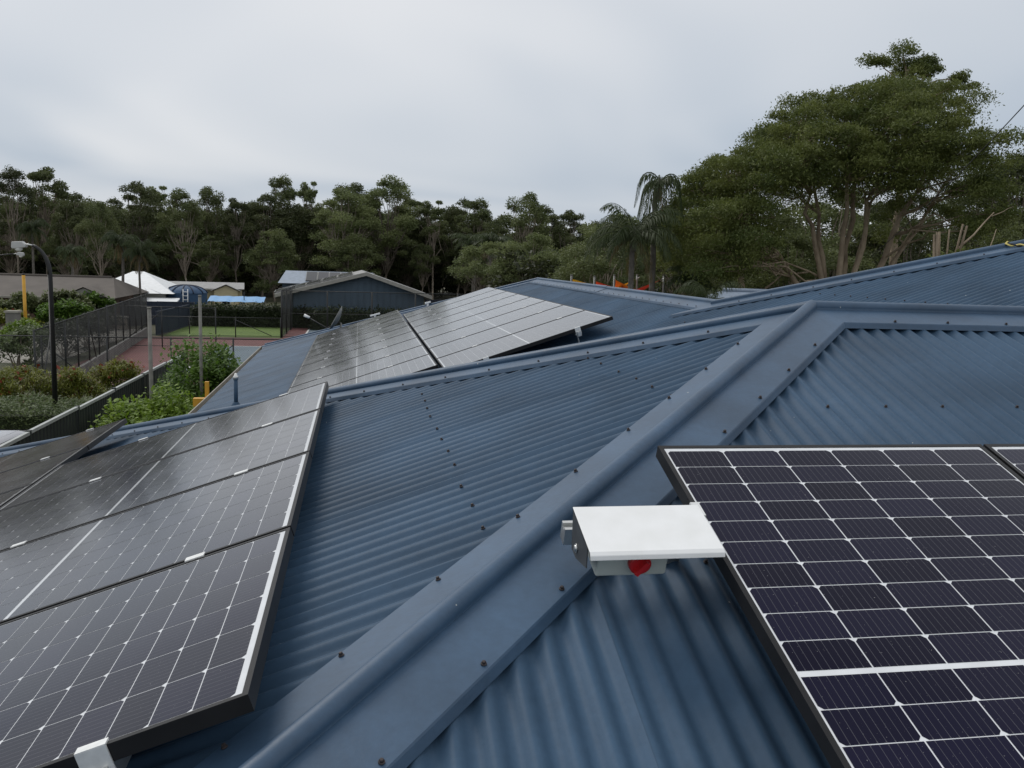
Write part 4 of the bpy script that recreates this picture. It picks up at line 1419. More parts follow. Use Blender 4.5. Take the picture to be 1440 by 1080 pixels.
def hedge(name, x0, x1, y0, y1, h, n, leaf, material, seed, label, rough=0.06, rz=0.0):
    """clipped box hedge: leaves over its faces around a dark woody core"""
    rng = np.random.default_rng(seed)
    cx, cy = (x0 + x1) / 2, (y0 + y1) / 2
    root = empty(name, (cx, cy, 0), rz, label, 'hedge')
    w, d = x1 - x0, y1 - y0
    areas = np.array([w * d, w * h, w * h, d * h, d * h]); areas = areas / areas.sum()
    f = rng.choice(5, size=n, p=areas)
    u, v = rng.uniform(-.5, .5, n), rng.uniform(-.5, .5, n)
    P = np.zeros((n, 3))
    for i in range(5):
        k_ = f == i
        if i == 0: P[k_] = np.stack([u[k_] * w, v[k_] * d, np.full(k_.sum(), h)], -1)
        if i in (1, 2): P[k_] = np.stack([u[k_] * w, np.full(k_.sum(), (-.5 if i == 1 else .5) * d), (v[k_] + .5) * h], -1)
        if i in (3, 4): P[k_] = np.stack([np.full(k_.sum(), (-.5 if i == 3 else .5) * w), u[k_] * d, (v[k_] + .5) * h], -1)
    P += rng.normal(size=P.shape) * rough
    P[:, 2] += 0.05 * np.sin(P[:, 0] * 2.1) + 0.04 * np.sin(P[:, 0] * 5.3 + P[:, 1] * 3)
    P[:, 2] = np.maximum(P[:, 2], 0.02)
    MB().box((0, 0, h * 0.47), (w - 0.16, d - 0.16, h * 0.94 - 0.05)).build('woody_core', M['darkhedge'], root)
    mesh_obj('foliage', leaf_mesh('foliage', leaf_quads(P, leaf, rng, up_bias=0.6, aspect=1.7)), material, root)
    return root
hedge('hedge', -12.6, -6.75, 18.9, 20.9, 1.0, 26000, 0.075, M['hedge'], 90, 'flat clipped grey-green hedge around the foot of the lamp post')
hedge('hedge', -11.3, -4.0, 56.0, 57.4, 1.2, 9000, 0.17, M['darkhedge'], 91, 'tall dark hedge behind the small lawn', rough=0.12)
hedge('hedge', -3.8, 4.2, 54.6, 55.7, 1.25, 6000, 0.17, M['darkhedge'], 92, 'dark hedge in front of the slate blue shed', rough=0.14)

# ------------------------------------------------------------------ fences
def steel_fence(p0, p1, h, pw, label, infill, railm, group=None, rib=0.16, name='panel_fence', z0=0.0):
    p0, p1 = Vector((*p0, z0)), Vector((*p1, z0))
    L = (p1 - p0).length; d = (p1 - p0).normalized(); nrm = Vector((-d.y, d.x, 0))
    root = empty(name, p0, 0, label, 'fence', group)
    n = max(1, int(round(L / pw))); w = L / n
    step_me = {}
    for i in range(n):
        a = d * (w * i + 0.035); wid = w - 0.07
        # ribbed infill
        mb = MB(); pts = []
        s = 0.0; k_ = 0
        while s < wid - 1e-4:
            for off, dd in ((0.0, 0.0), (0.055, 0.0), (0.075, 0.022), (0.125, 0.022), (0.145, 0.0)):
                if s + off <= wid:
                    pts.append((s + off, dd))
            s += rib
        pts.append((wid, 0.0))
        for (s0, d0), (s1, d1) in zip(pts[:-1], pts[1:]):
            q = [a + d * s0 + nrm * d0, a + d * s1 + nrm * d1]
            mb.poly([q[0] + Vector((0, 0, 0.06)), q[1] + Vector((0, 0, 0.06)), q[1] + Vector((0, 0, h - 0.03)), q[0] + Vector((0, 0, h - 0.03))])
        mb.build('panel', infill, root)
        jig = 0.012 * ((i * 7) % 3 - 1)
        MB().prism([(-0.024, -0.055), (0.034, -0.055), (0.034, 0.0), (-0.024, 0.0)], a + Vector((0, 0, h + jig)), nrm, (0, 0, 1), d * wid).build('top_rail', railm, root)
        MB().prism([(-0.02, 0.0), (0.03, 0.0), (0.03, 0.06), (-0.02, 0.06)], a, nrm, (0, 0, 1), d * wid).build('bottom_rail', infill, root)
    for i in range(n + 1):
        MB().box(d * (w * i) + nrm * 0.004 + Vector((0, 0, (h + 0.02) / 2)), (0.062, 0.062, h + 0.02), rz=math.atan2(d.y, d.x)).build('post', infill, root)
    return root
steel_fence((-6.16, 8.1), (-5.85, 24.5), 1.8, 2.343, 'charcoal ribbed steel fence with pale top rail beside the building', M['cbond'], M['cbrail'])
steel_fence((-12.0, 49.2), (-11.5, 56.0), 1.35, 2.27, 'navy steel fence running along the left side of the lawn', M['navy'], M['navy'])
steel_fence((-18.5, 58.2), (-11.6, 58.6), 2.0, 2.4, 'navy steel fence in front of the white-roofed building', M['navy'], M['navy'], z0=-0.62)


def wire_fence(p0, p1, h, pw, label, braces=(), midrail=False, botrail=True, cell=0.062, wr=0.0019, pr=0.030):
    p0, p1 = Vector((*p0, 0)), Vector((*p1, 0))
    L = (p1 - p0).length; d = (p1 - p0).normalized(); up = Vector((0, 0, 1)); nrm = Vector((-d.y, d.x, 0))
    root = empty('wire_fence', p0, 0, label, 'fence')
    n = max(1, int(round(L / pw)))
    for i in range(n + 1):
        c = d * (L * i / n)
        MB().tube([c, c + up * (h + 0.03)], pr, 8).build('post', M['fpost'], root)
    MB().tube([up * h, d * L + up * h], 0.021, 8).build('top_rail', M['fpost'], root)
    if botrail:
        MB().tube([up * 0.08, d * L + up * 0.08], 0.018, 6).build('bottom_rail', M['fpost'], root)
    if midrail:
        MB().tube([up * h * 0.52, d * L + up * h * 0.52], 0.018, 6).build('middle_rail', M['fpost'], root)
    for i, sg in braces:
        c = d * (L * i / n)
        MB().tube([c + up * h * 0.88, c + d * sg * (L / n) * 0.8 + up * 0.1], 0.022, 6).build('brace', M['fpost'], root)
    # diamond mesh: two families of slanted wires, cut to the fence rectangle
    V, F = [], []
    H0, H1 = 0.08, h - 0.01
    s = -(H1 - H0)
    st = cell * 1.414
    while s < L:
        for sg in (1, -1):
            if sg == 1: a, b = s, s + (H1 - H0)
            else: a, b = s + (H1 - H0), s
            pa, pb, za, zb = a, b, H0, H1
            def at(t): return pa + (pb - pa) * t
            t0, t1 = 0.0, 1.0
            for lim, gt in ((0, True), (L, False)):
                va, vb = pa, pb
                if vb != va:
                    tt = (lim - va) / (vb - va)
                    if 0 < tt < 1:
                        if (vb > va) == gt: t0 = max(t0, tt)
                        else: t1 = min(t1, tt)
                    else:
                        mid = (va + vb) / 2
                        if (gt and mid < lim) or (not gt and mid > lim): t0, t1 = 1, 0
            if t1 - t0 < 0.02: continue
            q0 = d * at(t0) + up * (za + (zb - za) * t0) + nrm * 0.03; q1 = d * at(t1) + up * (za + (zb - za) * t1) + nrm * 0.03
            ax = (q1 - q0).normalized().cross(nrm)
            base = len(V)
            for q in (q0, q1):
                for c_, s_ in ((1, 0), (-.5, .866), (-.5, -.866)):
                    V.append(tuple(q + (ax * c_ + nrm * s_) * wr))
            for k_ in range(3):
                k2 = (k_ + 1) % 3
                F.append((base + k_, base + k2, base + 3 + k2, base + 3 + k_))
        s += st
    o = mesh_obj('wire_mesh', np_mesh('wire_mesh', V, F), M['wire'], root)
    tag(o, kind='stuff')
    return root
wire_fence((-26.0, 29.3), (-1.0, 29.6), 1.75, 2.05, 'long low black wire fence along the near side of the tennis court', braces=((7, 1), (10, -1)), wr=0.0024)
wire_fence((-10.25, 25.4), (-12.45, 49.0), 2.30, 2.0, 'tall black wire fence running away along the tennis court', braces=((1, -1), (4, 1)), wr=0.0042)
wire_fence((-12.9, 42.9), (-7.8, 42.75), 2.0, 2.55, 'short black wire fence ending at a post inside the court', braces=((1, -1),))
wire_fence((-12.6, 48.6), (-5.2, 48.9), 1.12, 2.5, 'low black wire fence between the red court and the lawn', braces=((2, 1),))
wire_fence((-5.15, 49.0), (7.6, 50.2), 2.7, 2.6, 'high black wire fence in front of the slate blue shed', midrail=True, pr=0.045, wr=0.0024)
wire_fence((-5.15, 49.1), (-5.0, 56.8), 2.7, 2.5, 'high black wire fence along the right edge of the lawn', pr=0.045, wr=0.0024)
# low sleeper wall under the tall fence
sw = empty('sleeper_wall', (-10.75, 31, 0), 0, 'low grey sleeper wall under the tall wire fence', 'wall')
for i in range(9):
    MB().box((-0.185 * i - 0.09, i * 1.97 + 0.98, 0.24), (0.12, 1.94, 0.48), rz=0.0935).build('sleeper', M['sleeper'], sw)
tw = empty('retaining_wall', (-18.0, 53.3, 0), 0, 'tan block retaining wall beyond the tall wire fence', 'wall')
for i in range(4):
    MB().box((0.45 + i * 0.9, -0.2 * i, 0.33), (0.88, 0.25, 0.80 - 0.06 * i), rz=-0.22).build('panel', M['tanwall'], tw)
MB().box((1.9, -0.42, 0.76), (3.7, 0.32, 0.07), rz=-0.22).build('capping', M['concrete'], tw)

# ------------------------------------------------------------------ poles, lamps, yellow posts
def plain_pole(x, y, h, r, label):
    o = empty('pole', (x, y, 0), 0, label, 'pole')
    MB().tube([(0, 0, -.1), (0, 0, h * .5), (0, 0, h)], [r * 1.12, r, r * 0.92], 12).build('shaft', M['timber_pole'], o)
    MB().tube([(0, 0, h), (0, 0, h + 0.025)], [r * 1.15, r * 1.05], 12).build('cap', M['timber_pole'], o)
plain_pole(-4.9, 16.0, 3.63, 0.041, 'plain grey pole rising from the lime-green bush')
plain_pole(-4.3, 18.1, 3.79, 0.037, 'plain grey pole in front of the deep green bush')


def street_lamp(x, y, h, reach, rz, label, scale=1.0, r=0.055):
    root = empty('street_lamp', (x, y, 0), rz, label, 'street lamp')
    pts = [(0, 0, 0), (0, 0, h * 0.84)]
    for i in range(9):
        a = i / 8 * R(78)
        pts.append((-(1 - math.cos(a)) * reach * 1.05, 0, h * 0.84 + math.sin(a) * (h * 0.14)))
    MB().tube(pts, [r * 1.15] + [r] * 2 + [r * (1 - 0.05 * i) for i in range(8)], 12).build('pole', M['black'], root)
    ex, ez = pts[-1][0], pts[-1][2]
    MB().tube([(ex, 0, ez), (ex - 0.12 * scale, 0, ez + 0.02), (ex - 0.2 * scale, 0, ez + 0.02)], 0.018, 8).build('arm', M['alu'], root)
    hx_ = ex - 0.36 * scale
    mb = MB()
    s = scale
    prof = [(-0.19 * s, 0.0), (-0.17 * s, 0.15 * s), (0.10 * s, 0.17 * s), (0.19 * s, 0.08 * s), (0.19 * s, 0.0), (-0.16 * s, -0.05 * s)]
    mb.prism(prof, (hx_, -0.11 * s, ez - 0.05), (1, 0, 0), (0, 0, 1), (0, 0.22 * s, 0))
    hd = mb.build('head', M['lamp'], root)
    bv_ = hd.modifiers.new('bevel', 'BEVEL'); bv_.width = 0.02 * s; bv_.segments = 3
    ln = MB()
    ln.lathe([(0.0, -0.12 * s), (0.06 * s, -0.105 * s), (0.10 * s, -0.06 * s), (0.105 * s, 0.0)], c=(hx_ - 0.02 * s, 0, ez - 0.055), n=14)
    ln.build('lens', M['lens'], hd)
street_lamp(-8.05, 20.18, 4.90, 0.42, 0.0, 'black street lamp with curved neck and pale head beside the hedge', 0.82)
street_lamp(-18.6, 43.4, 4.45, 1.75, math.pi, 'farther street lamp with a thin curved arm over the road', 0.85, 0.04)
yp = empty('yellow_post', (-16.64, 43.1, 0), 0, 'tall plain yellow post in front of the brown tiled roof', 'post')
MB().tube([(0, 0, 0), (0, 0, 3.36)], 0.075, 10).build('shaft', M['yellow'], yp)
MB().tube([(0, 0, 3.36), (0, 0, 3.45)], [0.075, 0.045], 10).build('cap', M['black'], yp)
yb_ = empty('yellow_box', (-3.62, 14.3, 0), 0, 'yellow box and post just beyond the far eave', 'barrier')
MB().box((0.0, 0, 0.98), (0.07, 0.07, 1.96)).build('stand', M['yellow'], yb_)
MB().box((-0.04, -0.06, 2.05), (0.24, 0.14, 0.15)).build('box', M['yellow'], yb_)
MB().box((0.07, 0.0, 2.24), (0.07, 0.07, 0.36)).build('post', M['yellow'], yb_)

# pale green electrical cabinet
kb = empty('electrical_cabinet', (-18.2, 52.6, 0), -0.15, 'pale green box cabinet beside the round shrub', 'cabinet')
MB().box((0, 0, 0.42), (2.0, 1.0, 0.84)).build('body', M['kiosk'], kb)
MB().box((0, 0, 0.90), (2.1, 1.1, 0.10)).build('lid', M['kiosk'], kb)
for s in (-0.5, 0.5):
    MB().box((s, -0.508, 0.42), (0.94, 0.014, 0.74)).build('door', M['kiosk'], kb)
# stone pillar at the left
pl_ = empty('pillar', (-17.0, 42.6, 0), 0, 'grey masonry pillar at the edge of the road', 'pillar')
MB().box((0, 0, 0.8), (0.5, 0.5, 1.6)).build('shaft', M['sleeper'], pl_)
MB().box((0, 0, 1.64), (0.6, 0.6, 0.09)).build('cap', M['concrete'], pl_)

# ------------------------------------------------------------------ background buildings
def hip_roof(mb, x0, x1, y0, y1, ze, zr, hipx=None, ov=0.3):
    yc = (y0 + y1) / 2
    hx_ = (y1 - y0) / 2 if hipx is None else hipx
    a = [(x0, y0, ze), (x1, y0, ze), (x1, y1, ze), (x0, y1, ze)]
    r0, r1 = (x0 + hx_, yc, zr), (x1 - hx_, yc, zr)
    mb.poly([a[0], a[1], r1, r0]); mb.poly([a[1], a[2], r1]); mb.poly([a[2], a[3], r0, r1]); mb.poly([a[3], a[0], r0])
    mb.poly(a[::-1])
    return mb

def windows(root, items, glass='glassdark', framem='whitewall'):
    for (x, y, z, w, h, axis) in items:
        d = (w, 0.06, h) if axis == 'y' else (0.06, w, h)
        f = MB().box((x, y, z), d).build('window', M[framem], root)
        off = (0, -0.02, 0) if axis == 'y' else (0.02, 0, 0)
        d2 = (w - 0.12, 0.06, h - 0.12) if axis == 'y' else (0.06, w - 0.12, h - 0.12)
        MB().box((x + off[0], y + off[1], z), d2).build('pane', M[glass], f)

# brown tiled house
h1 = empty('house', (-24.2, 58, -1.55), 0.02, 'low house with a long brown tiled roof at the left', 'house')
MB().box((0, 0, 1.66), (16.0, 8.0, 3.32)).build('wall', M['brick'], h1)
rm_ = MB(); hip_roof(rm_, -8.6, 8.9, -4.7, 4.7, 3.35, 4.42, 1.2)
r1_ = rm_.build('roof', M['brownroof'], h1)
for yy, zz in ((-4.72, 3.30),):
    MB().box((0.15, yy, zz), (17.4, 0.12, 0.12)).build('gutter', M['gutter'], h1)
MB().tube([(-7.3, 0, 4.44), (7.6, 0, 4.44)], 0.09, 8).build('ridge_cap', M['brownroof'], r1_)
MB().poly([(6.0, -4.9, 3.40), (8.4, -4.9, 3.40), (7.2, -4.9, 3.92)]).build('gable', M['barge'], h1)
g2 = MB(); g2.poly([(5.8, -5.05, 3.36), (7.2, -5.05, 3.99), (7.2, -1.6, 3.99), (5.8, -1.6, 3.36)]); g2.poly([(8.6, -5.05, 3.36), (8.6, -1.6, 3.36), (7.2, -1.6, 3.99), (7.2, -5.05, 3.99)])
g2.build('porch_roof', M['brownroof'], h1)
windows(h1, [(-4, -4.02, 1.6, 1.8, 1.2, 'y'), (1, -4.02, 1.6, 1.8, 1.2, 'y')])

# white-roofed building
h2 = empty('house', (-16.9, 66.5, -1.3), 0.05, 'building with a bright white hipped steel roof', 'house')
MB().box((0, 0, 1.5), (4.6, 6.5, 3.0)).build('wall', M['whitewall'], h2)
rm_ = MB(); hip_roof(rm_, -3.0, 3.0, -4.0, 4.0, 3.0, 4.42, 2.6)
r2_ = rm_.build('roof', M['whiteroof'], h2)
for i in range(1, 7):
    x = -3.0 + i * 0.857
    mb = MB().tube([(x, -4.0, 3.01), (max(-0.4, min(0.4, x)) * 0.95, -0.3 - abs(x) * 0.9, 4.30 - abs(x) * 0.33)], 0.018, 5)
    mb.build('roof_rib', M['whiteroof'], r2_)
MB().box((0.2, -4.9, 2.55), (6.4, 2.0, 0.08), mtx=Matrix.Rotation(R(7), 3, 'X')).build('verandah_roof', M['whiteroof'], h2)
windows(h2, [(-1.0, -3.26, 1.6, 1.4, 1.1, 'y')])

# cream cottage
h3 = empty('house', (-13.5, 73.0, -1.3), 0.12, 'cream weatherboard cottage with grey roof behind the blue dome', 'house')
MB().box((0, 0, 1.5), (6.2, 4.2, 3.0)).build('wall', M['cream'], h3)
mb = MB()
for s in (-1, 1):
    mb.poly([(-3.5, s * 2.5, 3.12), (3.3, s * 2.5, 3.12), (3.3, 0, 3.56), (-3.5, 0, 3.56)] if s < 0 else [(3.3, 2.5, 3.12), (-3.5, 2.5, 3.12), (-3.5, 0, 3.56), (3.3, 0, 3.56)])
r3_ = mb.build('roof', M['greyroof'], h3)
mb = MB().poly([(3.1, -2.1, 3.0), (3.1, 2.1, 3.0), (3.1, 0, 3.5)]).poly([(-3.1, 2.1, 3.0), (-3.1, -2.1, 3.0), (-3.1, 0, 3.5)])
mb.build('gable', M['cream'], h3)
# small projecting gable
mb = MB().prism([(-0.9, 0), (0.9, 0), (0.9, 3.0), (0, 3.4), (-0.9, 3.0)], (1.9, -3.0, 0), (1, 0, 0), (0, 0, 1), (0, 1.2, 0))
mb.build('porch', M['cream'], h3)
mb = MB()
mb.poly([(0.75, -3.25, 2.98), (1.9, -3.25, 3.5), (1.9, -0.2, 3.5), (0.75, -0.2, 2.98)]).poly([(3.05, -3.25, 2.98), (3.05, -0.2, 2.98), (1.9, -0.2, 3.5), (1.9, -3.25, 3.5)])
mb.build('porch_roof', M['greyroof'], h3)
MB().box((-1.2, -2.55, 3.06), (4.4, 0.1, 0.10)).build('gutter', M['barge'], h3)
windows(h3, [(1.9, -3.02, 1.9, 0.7, 1.1, 'y'), (-0.6, -2.12, 1.9, 1.0, 1.1, 'y'), (-2.2, -2.12, 1.9, 1.0, 1.1, 'y'), (3.12, 0.0, 1.9, 0.9, 1.1, 'x')])

# grey flat shed left of the dome
h4 = empty('shed', (-16.5, 68.2, -1.3), 0.06, 'long grey low shed roof before the cream cottage', 'shed')
MB().box((0.8, 0, 1.35), (5.0, 1.8, 2.7)).build('wall', M['greyroof'], h4)
MB().box((0.8, -0.2, 2.85), (5.6, 2.6, 0.12), mtx=Matrix.Rotation(R(4), 3, 'X')).build('roof', M['greyroof'], h4)
MB().box((0.8, -1.52, 2.72), (5.6, 0.08, 0.16)).build('fascia', M['barge'], h4)

# blue domed canopy with a ladder
dm = empty('domed_canopy', (-13.25, 64.7, -0.9), 0, 'round blue domed canopy with dark ribs behind the navy fence', 'canopy')
NSEG = 12
Rr = 1.5
prof = [(Rr, 2.62), (Rr * 0.93, 2.78), (Rr * 0.75, 2.97), (Rr * 0.5, 3.10), (Rr * 0.25, 3.16), (0.02, 3.18)]
for i in range(NSEG):
    MB().lathe(prof, n=3, a0=2 * math.pi * i / NSEG, a1=2 * math.pi * (i + 1) / NSEG).build('canopy_panel', M['bluecanvas'], dm)
    a = 2 * math.pi * i / NSEG
    MB().tube([(r_ * math.cos(a) * 1.01, r_ * math.sin(a) * 1.01, z + 0.015) for r_, z in prof], 0.045, 6).build('rib', M['navycanvas'], dm)
MB().lathe([(Rr * 0.98, 0.0), (Rr * 0.98, 2.6)], n=24).build('drum_wall', M['bluecanvas'], dm)
ld = empty('ladder', (-13.0, 63.0, 0.0), 0, 'small white ladder leaning on the blue domed canopy', 'ladder')
for s in (-0.16, 0.16):
    MB().tube([(s, 0, 0), (s, 0.12, 2.05)], 0.03, 6).build('stile', M['white_metal'], ld)
for i in range(6):
    MB().box((0, 0.01 + 0.018 * i, 0.45 + i * 0.28), (0.32, 0.10, 0.04)).build('rung', M['white_metal'], ld)

# light blue tarpaulin roof
tp = empty('tarpaulin_roof', (-9.1, 60.4, 0), 0.02, 'light blue tarpaulin shelter roof behind the dark hedge', 'shelter')
mb = MB()
NX = 12
for i in range(NX):
    xa, xb = -1.85 + 3.7 * i / NX, -1.85 + 3.7 * (i + 1) / NX
    za, zb = 0.02 * math.sin(i * 2.1), 0.02 * math.sin((i + 1) * 2.1)
    mb.poly([(xa, -0.9, 1.42 + za), (xb, -0.9, 1.42 + zb), (xb, 0.8, 1.72 + zb), (xa, 0.8, 1.72 + za)], True)
mb.build('sheet', M['tarp'], tp)
for x in (-1.8, 0.3, 1.8):
    for y, z in ((-0.85, 1.42), (0.75, 1.7)):
        MB().tube([(x, y, 0), (x, y, z)], 0.03, 6).build('post', M['steelpost'], tp)
MB().tube([(0.5, -0.3, 1.2), (0.5, -0.3, 2.1)], 0.03, 6).build('mast', M['fpost'], tp)

# slate blue shed with roof panels
sh = empty('shed', (-1.2, 60.0, 0), 0.03, 'slate blue weatherboard shed with a wide gable and solar panels', 'shed')
GW = 4.6
ez, rz_ = 2.35, 3.68
mb = MB().prism([(-GW, 0), (GW, 0), (GW, ez), (0.75, rz_ - 0.12), (-GW, ez - 0.05)], (0, -3.4, 0), (1, 0, 0), (0, 0, 1), (0, 7.5, 0))
mb.build('wall', M['shedwall'], sh)
for i in range(22):
    x = -GW + 0.2 + i * 0.42
    hz = ez + (rz_ - 0.12 - ez) * (1 - abs(x - 0.75) / (GW + (0.75 if x < 0.75 else -0.75)))
    MB().box((x, -3.425, hz / 2 - 0.03), (0.05, 0.045, hz - 0.1)).build('cover_strip', M['shedwall'], sh)
rfp = []
mb = MB()
for (xa, za), (xb, zb) in (((-GW - 0.5, ez - 0.22), (0.75, rz_)), ((0.75, rz_), (GW + 0.5, ez - 0.12))):
    dxy = Vector((zb - za, 0, -(xb - xa))).normalized() * -0.07
    mb.prism([(0, 0), (xb - xa, zb - za), (xb - xa + dxy.x, zb - za + dxy.z), (dxy.x, dxy.z)], (xa, -3.9, za), (1, 0, 0), (0, 0, 1), (0, 8.4, 0))
shr = mb.build('roof', M['greyroof'], sh)
for (xa, za), (xb, zb) in (((-GW - 0.5, ez - 0.22), (0.75, rz_)), ((0.75, rz_), (GW + 0.5, ez - 0.12))):
    mb = MB().prism([(0, -0.17), (xb - xa, zb - za - 0.17), (xb - xa, zb - za + 0.06), (0, 0.06)], (xa, -3.99, za), (1, 0, 0), (0, 0, 1), (0, 0.07, 0))
    mb.build('barge_board', M['barge'], shr)
# panels on its left slope: tilted frames
sl_a = math.atan2(rz_ - ez + 0.22, GW + 1.25)
pvb = MB().box((0, 0, 0), (0.98, 1.6, 0.04)); pv_me = pvb.mesh('roof_panel'); pv_me.materials.append(M['pvfar'])
pvn = 0
for i in range(5):
    for j in range(2):
        o = empty('solar_panel', (0, 0, 0), 0, 'small dark solar panel on the slate blue shed roof', 'solar panel', 'panels on the slate blue shed')
        x = -4.6 + i * 1.02; zz = ez - 0.22 + (x + GW + 0.5) * math.tan(sl_a) + 0.16
        o.matrix_world = sh.matrix_world
        o.matrix_world = Matrix.Translation(Vector((-1.2, 60.0, 0)) + Vector((x, -2.6 + j * 2.3, zz))) @ Matrix.Rotation(-sl_a, 4, 'Y') @ Matrix.Rotation(R(3), 4, 'X')
        link(bpy.data.objects.new('glass', pv_me), o)
        fr = MB()
        for s in (-0.49, 0.49): fr.box((s, 0, 0.005), (0.03, 1.64, 0.05))
        for s in (-0.8, 0.8): fr.box((0, s, 0.005), (0.95, 0.03, 0.05))
        fr.build('frame', M['steelpost'], o)
        lg = MB()
        for s in (-0.4, 0.4): lg.tube([(s, 0.7, 0), (s, 0.72, -0.12)], 0.02, 5)
        lg.build('tilt_leg', M['alu'], o)
# rear wing of the shed with its row of panels
sb = empty('shed', (-3.6, 66.8, 0), 0.03, 'rear blue shed wing whose pale roof holds a row of panels', 'shed')
MB().box((0.3, 0, 1.3), (6.4, 3.4, 2.6)).build('wall', M['shedwall'], sb)
mb = MB()
mb.poly([(-3.2, -2.2, 2.62), (3.9, -2.2, 2.62), (3.9, 0.6, 3.5), (-2.75, 0.6, 3.5)]).poly([(3.9, 2.2, 2.7), (-3.2, 2.2, 2.7), (-2.75, 0.6, 3.5), (3.9, 0.6, 3.5)])
mb.build('roof', M['palebluer'], sb)
an = math.atan2(0.88, 2.8)
for i in range(6):
    o = empty('solar_panel', (0, 0, 0), 0, 'grey solar panel on the rear wing of the blue shed', 'solar panel', 'panels on the rear shed wing')
    o.matrix_world = Matrix.Translation(Vector((-3.6, 66.8, 0)) + Vector((-0.75 + i * 0.86, -0.75, 3.14))) @ Matrix.Rotation(an, 4, 'X')
    m2 = MB().box((0, 0, 0), (0.80, 2.1, 0.04)); m2.build('glass', M['pvfar'], o)
    fr = MB()
    for s in (-0.405, 0.405): fr.box((s, 0, 0.004), (0.03, 2.14, 0.05))
    fr.build('frame', M['steelpost'], o)
# navy fence to the right of the shed
steel_fence((3.8, 59.2), (12.0, 62.0), 1.9, 2.4, 'navy steel fence running right from the slate blue shed', M['navy'], M['navy'])

# pale blue hipped roof behind the far ridge
h5 = empty('house', (12.2, 25.8, 0), -0.15, 'small house with pale blue hipped roof behind the far ridge', 'house')
MB().box((0, 0, 1.55), (4.6, 4.6, 3.1)).build('wall', M['whitewall'], h5)
rm_ = MB(); hip_roof(rm_, -2.7, 2.9, -2.7, 2.7, 3.15, 4.02, 1.9)
r5 = rm_.build('roof', M['palebluer'], h5)
MB().tube([(-0.8, 0, 4.05), (1.0, 0, 4.05)], 0.07, 8).build('ridge_cap', M['palebluer'], r5)
for i in range(3):
    t = 0.25 + 0.22 * i
    MB().box((0.4, -2.7 + 2.7 * t, 3.15 + 0.87 * t + 0.03), (2.9 - 0.9 * t * 1.2, 0.44, 0.04), mtx=Matrix.Rotation(math.atan2(0.87, 2.7), 3, 'X')).build('heating_strip', M['brownroof'], r5)

# shade sails
def sail(pts, material, label):
    root = empty('shade_sail', pts[0], 0, label, 'shade sail')
    a, b, c = [Vector(p) - Vector(pts[0]) for p in pts]
    N = 8
    mb = MB()
    cen = (a + b + c) / 3
    def P(i, j):
        u, v = i / N, j / N; w = 1 - u - v
        p = a * w + b * u + c * v
        pull = 0.22 * (4 * u * w * (1 - v) + 4 * v * w * (1 - u) + 4 * u * v * (1 - w)) * (1 if min(u, v, w) < 0.02 else (1 - 2.2 * min(u, v, w)))
        p = p.lerp(cen, max(0, pull) * 0.55)
        p.z -= 0.30 * 27 * u * v * w * 0.4
        return p
    for i in range(N):
        for j in range(N - i):
            mb.poly([P(i, j), P(i + 1, j), P(i, j + 1)], True)
            if i + j < N - 1:
                mb.poly([P(i + 1, j), P(i + 1, j + 1), P(i, j + 1)], True)
    mb.build('cloth', material, root)
    for q in (a, b, c):
        d_ = (q - cen).normalized()
        MB().tube([q, q + d_ * 0.18], 0.012, 5).build('corner_fitting', M['alu'], root)
sails = [([(8.3, 34.7, 4.10), (10.3, 34.4, 3.66), (8.6, 37.2, 3.5)], 'sail_y', 'yellow shade sail rising to the leftmost post'),
         ([(9.3, 34.5, 4.04), (11.0, 34.0, 3.56), (9.8, 37.0, 3.5)], 'sail_r', 'dark red shade sail between two yellow ones'),
         ([(11.15, 34.6, 4.20), (9.7, 33.8, 3.66), (10.9, 37.0, 3.6)], 'sail_y', 'yellow shade sail crossed by an orange one'),
         ([(10.1, 34.2, 4.12), (11.4, 33.6, 3.56), (10.6, 36.6, 3.4)], 'sail_o', 'orange shade sail crossing the yellow one'),
         ([(11.95, 33.6, 4.22), (10.4, 33.4, 3.62), (11.9, 36.4, 3.6)], 'sail_r', 'bright red shade sail beside the palm trunk')]
for p, mt, lab in sails:
    sail(p, M[mt], lab)
for x, y, z in ((8.27, 34.75, 4.26), (9.25, 34.55, 4.24), (10.05, 34.25, 4.32), (11.2, 34.65, 4.36), (12.05, 33.6, 4.38)):
    o = empty('sail_post', (x, y, 0), 0, 'slim grey steel post holding a shade sail corner', 'post', 'shade sail posts')
    MB().tube([(0, 0, 0), (0, 0, z)], 0.05, 8).build('shaft', M['steelpost'], o)
    MB().tube([(0, 0, z), (0, 0, z + 0.03)], 0.06, 8).build('cap', M['steelpost'], o)

# overhead cable
ca, cb = Vector((17.3, 26.6, 5.4)), Vector((11.6, 12.9, 8.35))
ext = (cb - ca)
pts = []
for i in range(25):
    t = i / 24 * 1.5
    p = ca + ext * t
    p.z -= 0.30 * math.sin(math.pi * min(1, t / 1.5))
    pts.append(tuple(p - ca))
cbm = MB().tube(pts, 0.011, 6).build('overhead_cable', M['black'])
cbm.location = ca
tag(cbm, 'thin black overhead cable slanting across the huge gum', 'cable')

